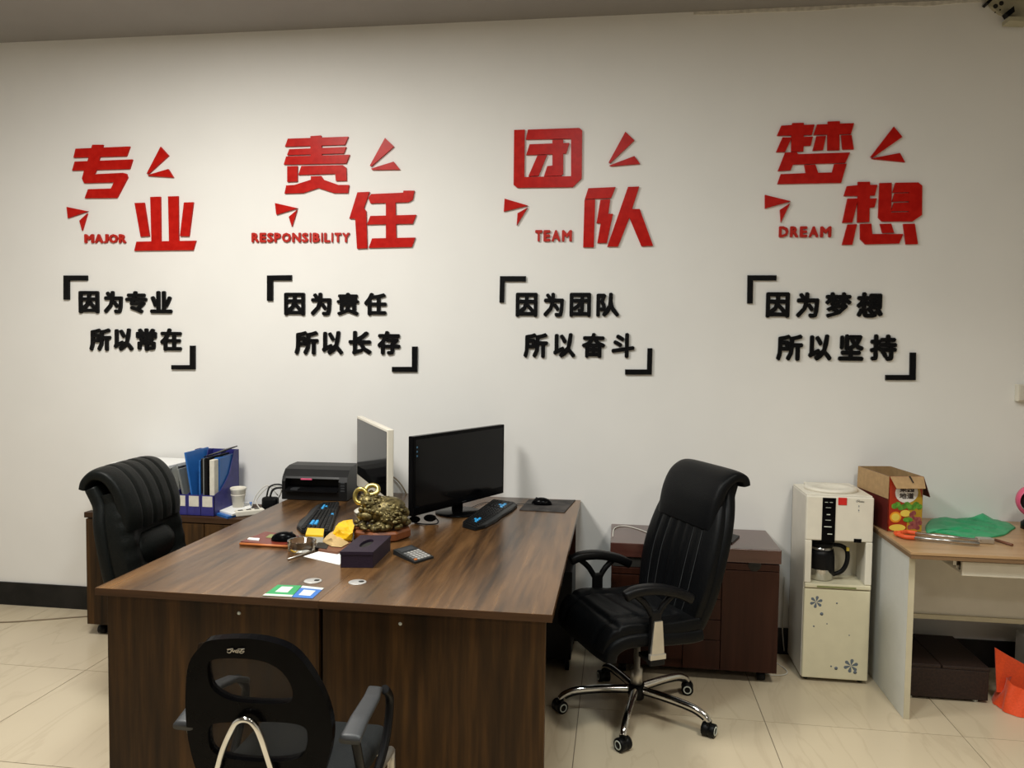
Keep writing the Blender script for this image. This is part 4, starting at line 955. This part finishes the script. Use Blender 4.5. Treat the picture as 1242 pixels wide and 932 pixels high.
# ================================================================== MONITORS
def monitor(A, B, ztop, zbot, nrm_sign, thick, mframe, name, label, chin, bez, foot, footm, back=0.0):
    A, B = Vector(A), Vector(B); ax = (B-A); L = ax.length; ang = math.atan2(ax.y, ax.x); c = (A+B)/2
    t = thing(name, label, 'monitor', (c.x, c.y, DZ), ang)
    h0, h1 = zbot-chin-DZ, ztop-DZ; s = nrm_sign       # local X along the screen, screen faces s*Y
    build(MB().box((-L/2, 0, h0), (L/2, -s*thick, h1), .004), 'monitor_case', mframe, t)
    build(MB().box((-L/2+bez, s*.001, h0+chin+bez), (L/2-bez, -s*.004, h1-bez), .0005), 'screen', M['screen'], t)
    build(MB().box((-.035, -s*thick*.6, .012), (.035, -s*(thick*.6+.02), h0+.12), .004), 'stand_neck', footm, t)
    build(MB().lathe([(.001, .0006), (foot, .0006), (foot, .006), (foot*.9, .012), (.001, .014)], (0, -s*.02, 0), 32), 'stand_foot', footm, t)
    return t, h0, h1, L
t, h0, h1, L = monitor((-.914, -.78, 0), (-.592, -.13, 0), 1.19, .845, -1, .030, M['gloss'], 'computer_monitor', 'black monitor on the right desk facing right', .022, .016, .115, M['gloss'])
# icons column on the dark screen (left side as seen), maker mark on the chin
mb = MB()
for k in range(3): mb.box((-L/2+.022, -.0016, h1-.055-.020*k), (-L/2+.030, -.0009, h1-.047-.020*k))
icm = mat('screen_icon', (.05, .16, .26), .4, emit=.12)
build(mb, 'screen_icon', icm, t)
build(MB().box((.0, -.0012, h0+.010), (.035, .001, h0+.013)), 'chin_mark', M['greyp'], t)
t2, h0, h1, L2 = monitor((-1.380, -.20, 0), (-1.026, -.81, 0), 1.222, .90, -1, .030, M['ivory'], 'computer_monitor', 'white-cased monitor facing left, beside the brass figurine', .055, .012, .10, M['ivory'])
t2['group'] = 'computer monitors'; t['group'] = 'computer monitors'

# ================================================================== KEYBOARDS
def keyboard(corners, label, style):
    """corners in room coords: near-left, near-right(front edge end), far-right, far-left (front edge = user side)"""
    P = [Vector((p.x, p.y, DZ)) for p in corners]; c = sum(P, Vector())/4
    t = thing('keyboard', label, 'keyboard', c, 0, 'gaming keyboards')
    a_, b2, c2_, d_ = P          # a-b is one short side, so key rows run a->d
    def at(u, v, z): return a_.lerp(b2, u).lerp(d_.lerp(c2_, u), v)+Vector((0, 0, z))
    hb = lambda u: .012+.012*(1-u)
    out_ = [(0, .02), (.05, 0), (.72, .0), (.93, .12), (1, .30), (.95, .5), (1, .72), (.92, .92), (.72, 1), (.05, 1), (0, .97)]
    mb = MB(); n_ = len(out_)
    lo = [mb.bm.verts.new(at(u, v, .003)) for u, v in out_]; hi = [mb.bm.verts.new(at(.01+u*.98, .01+v*.98, hb(u))) for u, v in out_]
    for i in range(n_): mb.bm.faces.new((lo[i], lo[(i+1) % n_], hi[(i+1) % n_], hi[i]))
    mb.bm.faces.new(hi); mb.bm.faces.new(lo[::-1]); bmesh.ops.triangulate(mb.bm, faces=[f for f in mb.bm.faces if len(f.verts) > 4])
    build(mb, 'keyboard_case', M['blackp'], t, world=True)
    build(MB().hexa([at(.78, .08, .010), at(.93, .16, .009), at(.93, .88, .009), at(.78, .92, .010), at(.78, .08, hb(.78)+.0015), at(.93, .16, hb(.93)+.001), at(.93, .88, hb(.93)+.001), at(.78, .92, hb(.78)+.0015)]), 'wrist_rest', M['slate'], t, world=True)
    R_, Cc = 6, 20
    kb = MB().box((0, 0, 0), (1, 1, 1)); 
    groups = {}
    for r in range(R_):
        for k in range(Cc):
            if k in (14, 18) and r < 0: continue
            u0, v0 = .05+r*.118, .03+k*.047
            if k in (14,): continue
            blue = (style == 0 and ((r in (2, 3, ) and k in (2, 3, 4) and not (r == 2 and k in (2, 4))) or (r == 4 and 15 <= k <= 17) or (r == 3 and k == 16))) or \
                   (style == 1 and ((r in (3, 4) and 3 <= k <= 5) or (r == 3 and k == 16) or (r == 4 and 15 <= k <= 17) or (r == 0 and k == 10)))
            z0 = hb(u0+.05)
            m_ = MB().hexa([at(u0, v0, z0-.001), at(u0+.10, v0, z0-.001), at(u0+.10, v0+.040, z0-.001), at(u0, v0+.040, z0-.001),
                            at(u0+.015, v0+.006, z0+.006), at(u0+.085, v0+.006, z0+.005), at(u0+.085, v0+.034, z0+.005), at(u0+.015, v0+.034, z0+.006)])
            build(m_, 'key', M['skyb'] if blue else M['blackp'], t, world=True, label='sky-blue key' if blue else None)
    return t
keyboard([atz(560, 640, DZ), atz(583, 646.5, DZ), atz(634, 613, DZ), atz(598, 611, DZ)], 'black keyboard with blue keys in front of the black monitor', 0)
# the far keyboard: front (user) side to the left
keyboard([atz(400, 652, DZ), atz(352, 646, DZ), atz(385, 613, DZ), atz(412, 614, DZ)], 'black keyboard with blue keys between printer and yellow cloth', 1)
# mouse pad and mouse
P = [atz(x, y, DZ+.004) for x, y in [(641, 606), (698, 606.5), (684.5, 621.5), (630, 618.5)]]
P = [Vector((p.x, min(p.y, -.012), p.z)) for p in P]
c = sum(P, Vector())/4
tag(build(MB().prism(P, (0, 0, -.0038)), 'mouse_pad', M['padm'], loc=(c.x, c.y, DZ)), 'dark patterned mouse pad at the back corner of the right desk', 'mouse pad')
def mouse(p, rz, label, z):
    t = thing('computer_mouse', label, 'mouse', (p.x, p.y, z), rz, 'computer mice')
    mb = MB(); n, m_ = 16, 8
    mb.ell((0, 0, .002), (.055, .031, .034), n=20)
    for v in mb.bm.verts:
        if v.co.z < .001: v.co.z = .001
    build(mb, 'mouse_shell', M['gloss'], t)
    build(MB().cyl((.028, -.003, .030), (.028, .003, .030), .006, n=12), 'scroll_wheel', M['greyp'], t)
    return t
mouse(atz(657, 613, DZ), math.radians(175), 'glossy black mouse on the dark mouse pad', DZ+.0045)
# red tray / notebook on the left with mouse and pencil
slab('notebook', 'red-brown notebook with a green patch under the left mouse', 'notebook', [(292, 657), (345, 662), (362, 650), (322, 645)], DZ, .010, M['lred'])
nb = slab('postcard', 'olive green card lying on the red-brown notebook', 'card', [(322, 652), (336, 653.5), (342, 650), (328, 648)], DZ+.0102, .001, M['olive'])
slab('eraser', 'short white strip on the near edge of the notebook', 'eraser', [(300, 654), (314, 655.5), (315, 653), (302, 652.2)], DZ+.0102, .004, M['paper'])
mouse(atz(345, 653, DZ+.02), math.radians(10), 'glossy black mouse on the red-brown notebook', DZ+.0115)
tag(build(MB().tube([atz(291, 660, DZ+.0062), atz(352, 663.5, DZ+.0062)], .0058, 10, sub=1), 'wooden_pen', M['lor']), 'orange-brown wooden pen along the notebook edge', 'pen')
# ashtray
AT = atz(366, 668, DZ)
ATT = thing('glass_ashtray', 'round clear glass ashtray beside the yellow and white box', 'ashtray', (AT.x, AT.y, DZ), 0)
build(MB().lathe([(.001, .0005), (.046, .0005), (.053, .006), (.057, .040), (.055, .043), (.048, .041), (.043, .014), (.001, .012)], n=36), 'glass_bowl', M['glass'], ATT)
mb = MB(); random.seed(4)
for k in range(12):
    an = random.random()*6.28; r = random.random()*.028
    p = Vector((r*math.cos(an), r*math.sin(an), .018+.006*random.random())); d_ = Vector((math.cos(an*3), math.sin(an*3), .15))*.012
    mb.tube([p-d_, p+d_], .0035, 8, sub=1)
build(mb, 'cigarette_butts', M['ash'], ATT)
tag(build(MB().tube([atz(349, 678.5, DZ+.0045), atz(377, 669.5, DZ+.0045)], lambda t_: .0025+.0018*t_, 10, sub=2), 'ballpoint_pen', M['satin']), 'thin metallic pen lying in front of the ashtray', 'pen')
# paper sheet
P = [atz(x, y, DZ) for x, y in [(368, 675.5), (412, 686), (418, 676), (416, 667), (397, 665), (385, 670)]]
ps = tag(build(MB().prism([p+Vector((0, 0, .0012)) for p in P], (0, 0, -.0009)), 'paper_sheet', M['paper'], loc=(P[0].x, P[0].y, DZ)), 'white printed sheet half under the tissue box', 'paper')
# small box, yellow cloth, wallet
YB = thing('small_box', 'small white box with a yellow top behind the ashtray', 'box', (0, 0, 0), 0)
P = [atz(x, y, DZ) for x, y in [(370.5, 658.5), (392, 659.5), (393, 651), (373, 650)]]; c = sum(P, Vector())/4
YB.location = (c.x, c.y, DZ); ROOTM[YB.name] = Matrix.Translation(YB.location)
build(MB().hexa([p+Vector((0, 0, .0005)) for p in P]+[p+Vector((0, 0, .026)) for p in P]), 'box_body', M['paper2'], YB, world=True)
build(MB().hexa([p+Vector((0, 0, .0262)) for p in P]+[p+Vector((0, 0, .034)) for p in P]), 'yellow_lid', M['yellow'], YB, world=True)
BF = slab('black_case', 'flat black case between the ashtray and the yellow wrapper', 'case', [(382, 664), (396, 666), (400, 659), (386, 658)], DZ, .012, M['blackp'])
slab('brown_wallet', 'dark brown wallet beneath the yellow wrapper', 'wallet', [(386, 666.5), (409, 670), (430, 662), (424, 656), (398, 659)], DZ, .010, M['stick'])
YC = thing('yellow_wrapper', 'crumpled bright yellow wrapper lined with tan paper, beside the figurine', 'wrapper', (-1.17, -1.0, DZ), 0)
random.seed(21)
def crump(cx_, cy_, ru, rv, h0_, hh, m, name, ang, seed):
    rnd = random.Random(seed); f1 = [rnd.uniform(-1, 1) for _ in range(12)]
    ca, sa = math.cos(ang), math.sin(ang)
    def fn(u, v):
        a_ = 2*math.pi*u; k = math.sin(math.pi*v/2)
        rr = 1+.14*math.sin(3*a_+f1[0]*3)+.08*math.sin(5*a_+f1[1]*3)
        x = ru*rr*k*math.cos(a_); y = rv*rr*k*math.sin(a_)
        z = h0_+hh*math.cos(math.pi*v/2)**.8*(1+.22*math.sin(7*a_+f1[2]+v*4)*v)+.006*math.sin(x*150+f1[3])*math.sin(y*120+f1[4])*(1-v)
        return Vector((cx_+x*ca-y*sa, cy_+x*sa+y*ca, DZ+max(z, .0006)))
    mb = MB().grid(fn, 40, 14); bmesh.ops.remove_doubles(mb.bm, verts=mb.bm.verts, dist=1e-5)
    bmesh.ops.holes_fill(mb.bm, edges=[e for e in mb.bm.edges if e.is_boundary])
    return build(mb, name, m, YC, world=True)
def folded(loop, ridge, m, name, base=.0108):
    """folded film: outline and ridge points given as (px, py, height above the desk)"""
    bm = bmesh.new(); P = [atz(x, y, DZ+h) for x, y, h in loop]; Q = [atz(x, y, DZ+h) for x, y, h in ridge]
    T = [bm.verts.new(p) for p in P]; K = [bm.verts.new(q_) for q_ in Q]; c = sum(P, Vector())/len(P)
    B = [bm.verts.new((c.x+(p.x-c.x)*.86, c.y+(p.y-c.y)*.86, DZ+base)) for p in P]; n = len(P)
    near = [min(range(len(Q)), key=lambda i: (Q[i]-p).length) for p in P]
    for i in range(n):
        j = (i+1) % n; bm.faces.new((T[i], T[j], K[near[i]]))
        if near[i] != near[j]: bm.faces.new((T[j], K[near[j]], K[near[i]]))
        bm.faces.new((T[j], T[i], B[i], B[j]))
    bm.faces.new(B)
    bmesh.ops.triangulate(bm, faces=[f for f in bm.faces if len(f.verts) > 3])
    rnd = random.Random(8)
    for it in range(2):
        bmesh.ops.subdivide_edges(bm, edges=bm.edges[:], cuts=1, use_grid_fill=True)
        for v in bm.verts:
            if v.co.z > DZ+base+.004: v.co += Vector((rnd.uniform(-1, 1), rnd.uniform(-1, 1), rnd.uniform(-1, 1)))*(.0030 if it == 0 else .0014)
    mb = MB(); mb.merge(bm); return build(mb, name, m, YC, world=True)
folded([(391, 657, .012), (396, 650, .030), (404, 644, .040), (413, 652, .030), (423, 659, .014), (414, 664, .013), (402, 663, .013)], [(402, 653, .040)], M['tan'], 'tan_lining')
folded([(402, 648, .036), (407, 638, .048), (416, 632, .056), (427, 630, .060), (430, 637, .062), (428, 646, .050), (420, 653, .030), (414, 655, .022), (408, 652, .030)], [(411, 643, .062), (422, 640, .046)], M['yellow'], 'yellow_film', .0125)
# tissue box
TC = Vector((-.951, -1.325, DZ))
q0, q1, q3 = atz(413, 689, DZ), atz(452, 689.5, DZ), atz(473.5, 668, DZ)
TB = thing('tissue_box', 'dark purple leatherette tissue box with oval slot', 'tissue box', (-.95, -1.32, DZ), 0)
a1 = Vector((q0.x, q0.y, 0)); b1 = Vector((q1.x, q1.y, 0)); c1_ = Vector((q3.x, q3.y, 0)); d1 = a1+(c1_-b1)
tb = MB().hexa([p+Vector((0, 0, DZ+.0006)) for p in (a1, b1, c1_, d1)]+[p+Vector((0, 0, DZ+.049)) for p in (a1, b1, c1_, d1)])
build(tb, 'box_base', M['purple'], TB, world=True)
cc = (a1+c1_)/2; ux = (b1-a1).normalized(); uy = (c1_-b1).normalized(); hw_, hl_ = (b1-a1).length/2+.002, (c1_-b1).length/2+.002
outer = [cc+ux*sx*hw_+uy*sy*hl_+Vector((0, 0, DZ+.0492)) for sx, sy in ((-1, -1), (1, -1), (1, 1), (-1, 1))]
hole = [cc+ux*.021*math.cos(k*math.pi/10)*1+uy*.062*math.sin(k*math.pi/10)+Vector((0, 0, DZ+.0492)) for k in range(20)]
build(MB().ringplate(outer, [hole], (0, 0, 1), .012), 'lid', M['purple'], TB, world=True)
build(MB().prism([h-Vector((0, 0, -.0002)) for h in hole], (0, 0, .001)), 'slot', M['hole'], TB, world=True)
# calculator
CA = thing('calculator', 'dark grey calculator beside the tissue box', 'calculator', (-.785, -1.245, DZ), 0)
P = [atz(x, y, DZ) for x, y in [(477, 673), (503, 684.5), (526, 677.5), (499, 667)]]; c = sum(P, Vector())/4; CA.location = (c.x, c.y, DZ); ROOTM[CA.name] = Matrix.Translation(CA.location)
zz4 = (.018, .006, .006, .018)
def cp(u, v, h=0): return P[0].lerp(P[1], u).lerp(P[3].lerp(P[2], u), v)+Vector((0, 0, .020-.012*u+h))
build(MB().hexa([p+Vector((0, 0, .0006)) for p in P]+[cp(0, 0), cp(1, 0), cp(1, 1), cp(0, 1)]), 'calculator_case', M['slate'], CA, world=True)
build(MB().hexa([cp(.08, .12, -.001), cp(.3, .12, -.001), cp(.3, .88, -.001), cp(.08, .88, -.001), cp(.08, .12, .0012), cp(.3, .12, .0012), cp(.3, .88, .0012), cp(.08, .88, .0012)]), 'display', M['greyp'], CA, world=True)
for i in range(5):
    for j in range(5):
        u, v = .40+i*.115, .10+j*.17
        build(MB().hexa([cp(u, v, -.001), cp(u+.08, v, -.001), cp(u+.08, v+.12, -.001), cp(u, v+.12, -.001), cp(u, v, .003), cp(u+.08, v, .003), cp(u+.08, v+.12, .003), cp(u, v+.12, .003)]), 'button', M['lor'] if (i, j) == (4, 0) else M['greyk'] if j < 1 else M['silver'], CA, world=True)
# sunglasses
g0 = atz(516, 636, DZ)
SG = thing('sunglasses', 'folded black sunglasses below the black monitor', 'sunglasses', (g0.x, g0.y, DZ), .2)
build(MB().ell((-.05, .01, .020), (.026, .005, .018), Matrix.Rotation(.25, 4, 'X')).ell((.02, .02, .024), (.030, .005, .019), Matrix.Rotation(.25, 4, 'X')), 'lens', M['gloss'], SG)
build(MB().tube([(-.05, .01, .003), (0, -.02, .004), (.05, -.012, .004), (.058, .012, .012), (.04, .02, .03)], .0032, 8), 'temple', M['blackp'], SG)
# stickers
def sticker(pts, wpts, strip, m, label):
    P = [atz(x, y, DZ)+Vector((0, 0, .0012)) for x, y in pts]; c = sum(P, Vector())/4
    t = thing('payment_card', label, 'card', (c.x, c.y, DZ), 0, 'small payment cards on the desk edge')
    build(MB().prism(P, (0, 0, -.0009)), 'card_base', m, t, world=True)
    def at(u, v, h): return P[0].lerp(P[1], u).lerp(P[3].lerp(P[2], u), v)+Vector((0, 0, h))
    for (u0_, u1_, v0_, v1_), mm, nme in wpts:
        build(MB().prism([at(u0_, v0_, .0004), at(u1_, v0_, .0004), at(u1_, v1_, .0004), at(u0_, v1_, .0004)], (0, 0, -.0003)), nme, mm, t, world=True)
sticker([(318.5, 723), (353.5, 724.8), (366, 711), (337, 710)], [((.25, .72, .35, .85), M['pale'], 'white_square'), ((0, 1, 0, .16), M['pale'], 'white_strip')], 0, M['green2'], 'green card with a white square, left of the blue card')
sticker([(353.8, 725), (379, 726.5), (393, 714), (367, 711.2)], [((.22, .78, .2, .68), M['pale'], 'white_square'), ((0, 1, .82, 1), M['pale'], 'white_strip')], 0, M['blue2'], 'blue card with a white square at the desk front edge')
# ================================================================== BRASS TOAD
TG = thing('toad_figurine', 'antique brass money toad on a pile of coins with wooden base', 'figurine', (-1.0, -.97, DZ), 0)
build(MB().lathe([(.001, .0006), (.118, .0006), (.128, .008), (.128, .034), (.120, .042), (.001, .042)], n=8), 'wooden_base', M['rosew'], TG)
for p_ in TG.children[0].data.polygons: p_.use_smooth = False
random.seed(13)
mb = MB()
for k in range(120):
    an = random.random()*6.28; r = .118*math.sqrt(random.random()); h = .045+.050*(1-r/.12)*random.random()+.012
    R = Matrix.Rotation(random.uniform(-.9, .9), 4, 'X') @ Matrix.Rotation(random.uniform(-.9, .9), 4, 'Y')
    s = random.uniform(.012, .020); mb.ell((r*math.cos(an), r*math.sin(an), h), (s, s, s*random.uniform(.3, .8)), R, 10)
cpile = build(mb, 'coin_pile', M['brass'], TG); cpile['kind'] = 'stuff'
mb = MB()
rnd = random.Random(3)
mb.ell((.015, .0, .115), (.085, .075, .055), Matrix.Rotation(-.35, 4, 'Y'), 24)      # body rising to the right? head to the left
mb.ell((-.050, -.005, .150), (.052, .050, .038), Matrix.Rotation(.2, 4, 'Y'), 20)
mb.ell((-.055, -.055, .100), (.040, .022, .022), None, 14).ell((-.050, .055, .100), (.040, .022, .022), None, 14)
mb.ell((.060, -.060, .095), (.048, .026, .034), Matrix.Rotation(.3, 4, 'Z'), 14).ell((.060, .055, .095), (.048, .026, .034), None, 14)
mb.ell((.095, -.03, .085), (.03, .022, .02), None, 12)
for k in range(26):
    an = random.uniform(0, 6.28); q_ = random.uniform(.1, .95)
    mb.ell((.02+.078*q_*math.cos(an), .068*q_*math.sin(an), .122+.048*math.sqrt(1-q_*q_)), (.009, .009, .006), None, 8)
for (cx_, cy_, cz_), (rx, ry, rz_) in (((.015, 0, .115), (.085, .078, .056)), ((.062, -.06, .095), (.046, .026, .034)), ((-.05, -.005, .150), (.050, .048, .036))):
    for k in range(70):
        z_ = rnd.uniform(-.5, 1); a_ = rnd.uniform(0, 6.28); q_ = math.sqrt(1-z_*z_); sz = rnd.uniform(.006, .012)
        mb.ell((cx_+rx*q_*math.cos(a_), cy_+ry*q_*math.sin(a_), cz_+rz_*z_), (sz, sz, sz*.6), Matrix.Rotation(rnd.uniform(-1, 1), 4, 'X'), 8)
for y in (-.028, .028): mb.ell((-.058, y, .182), (.013, .011, .013), None, 12)
build(mb, 'toad_body', M['brass'], TG)
mb = MB()
mb.tube([Vector((-.085+.026*math.cos(a_), -.03+.006*math.sin(a_), .178+.030*math.sin(a_))) for a_ in [k*math.pi/6 for k in range(12)]], .0095, 10, closed=True, sub=2)
mb.tube([Vector((-.045+.028*math.cos(a_), .0+.016*math.sin(a_), .200+.018*math.sin(a_))) for a_ in [k*math.pi/6 for k in range(12)]], .0105, 10, closed=True, sub=2)
build(mb, 'gold_ring', M['gold'], TG, label='bright gold rings on the head')
mb = MB()
for k in range(9):
    x = -.07+k*.018; mb.lathe([(.001, -.0016), (.0115, -.0016), (.0115, .0016), (.001, .0016)], (x, -.072+.004*math.sin(k), .128-.003*k), 14, 'y')
build(mb, 'coin_string', M['brass'], TG)
# ================================================================== CABLES
def cable(pts, r, m, label, group=None):
    P = [Vector(p) for p in pts]; o = build(MB().tube(P, r, 8, sub=6), 'cable', m); return tag(o, label, 'cable', group)
cable([(-3.9, -.37, .004), (-3.45, -.29, .004), (-3.25, -.216, .004), (-3.04, -.125, .004), (-2.86, -.07, .004), (-2.7, -.06, .004)], .0038, M['cableg'], 'brown cable lying on the floor at the left edge')
z5 = .655+.003
cable([(-.012, -.30, z5), (-.003, -.12, z5), (.05, -.06, z5), (.12, -.12, z5), (.165, -.19, z5)], .0028, M['cable'], 'white charging cable on the reddish-brown cabinet')
slab('phone_cover', 'thin black flat object on the right end of the reddish-brown cabinet', 'phone', [(880, 657), (888, 658), (897, 650), (889, 648)], .655, .008, M['blackp'])
cable([aty(475, 577, -.02), aty(483, 584, -.03), aty(489, 592, -.04), aty(496, 606, -.06), atz(500, 614, DZ+.005), atz(510, 618, DZ+.005)], .004, M['cableg'], 'brown-grey cable hanging between the two monitors')
cable([atz(571, 616, DZ+.004), atz(590, 609.5, DZ+.004), atz(610, 613, DZ+.004), atz(632, 611.5, DZ+.004), atz(648, 612, DZ+.007)], .0018, M['cableb'], 'thin black mouse cord crossing to the mouse pad')
cable([Vector((.80, -.02, .30)), Vector((.815, -.03, .12)), Vector((.82, -.10, .012)), Vector((.86, -.22, .004)), Vector((.845, -.28, .004)), Vector((.78, -.30, .004)), Vector((.72, -.28, .004))], .003, M['cable'], 'white cable on the floor beside the dispenser')
cable([aty(951, 700, -.008), aty(950, 730, -.01), aty(949, 760, -.016), aty(951, 790, -.02)], .003, M['cable'], 'white cable hanging down the wall left of the dispenser')
# black case behind the right desk end and bottle cap thing
PC = thing('computer_tower', 'black computer case under the right desk beside the chair', 'computer', (-.245, -.30, 0), 0)
build(MB().box((-.40, -.42, .06), (-.205, -.09, .50), .004), 'tower_case', M['blackp'], PC, world=True)
build(MB().box((-.39, -.40, 0), (-.37, -.1, .0598)).box((-.235, -.40, 0), (-.215, -.1, .0598)), 'foot', M['blackp'], PC, world=True)
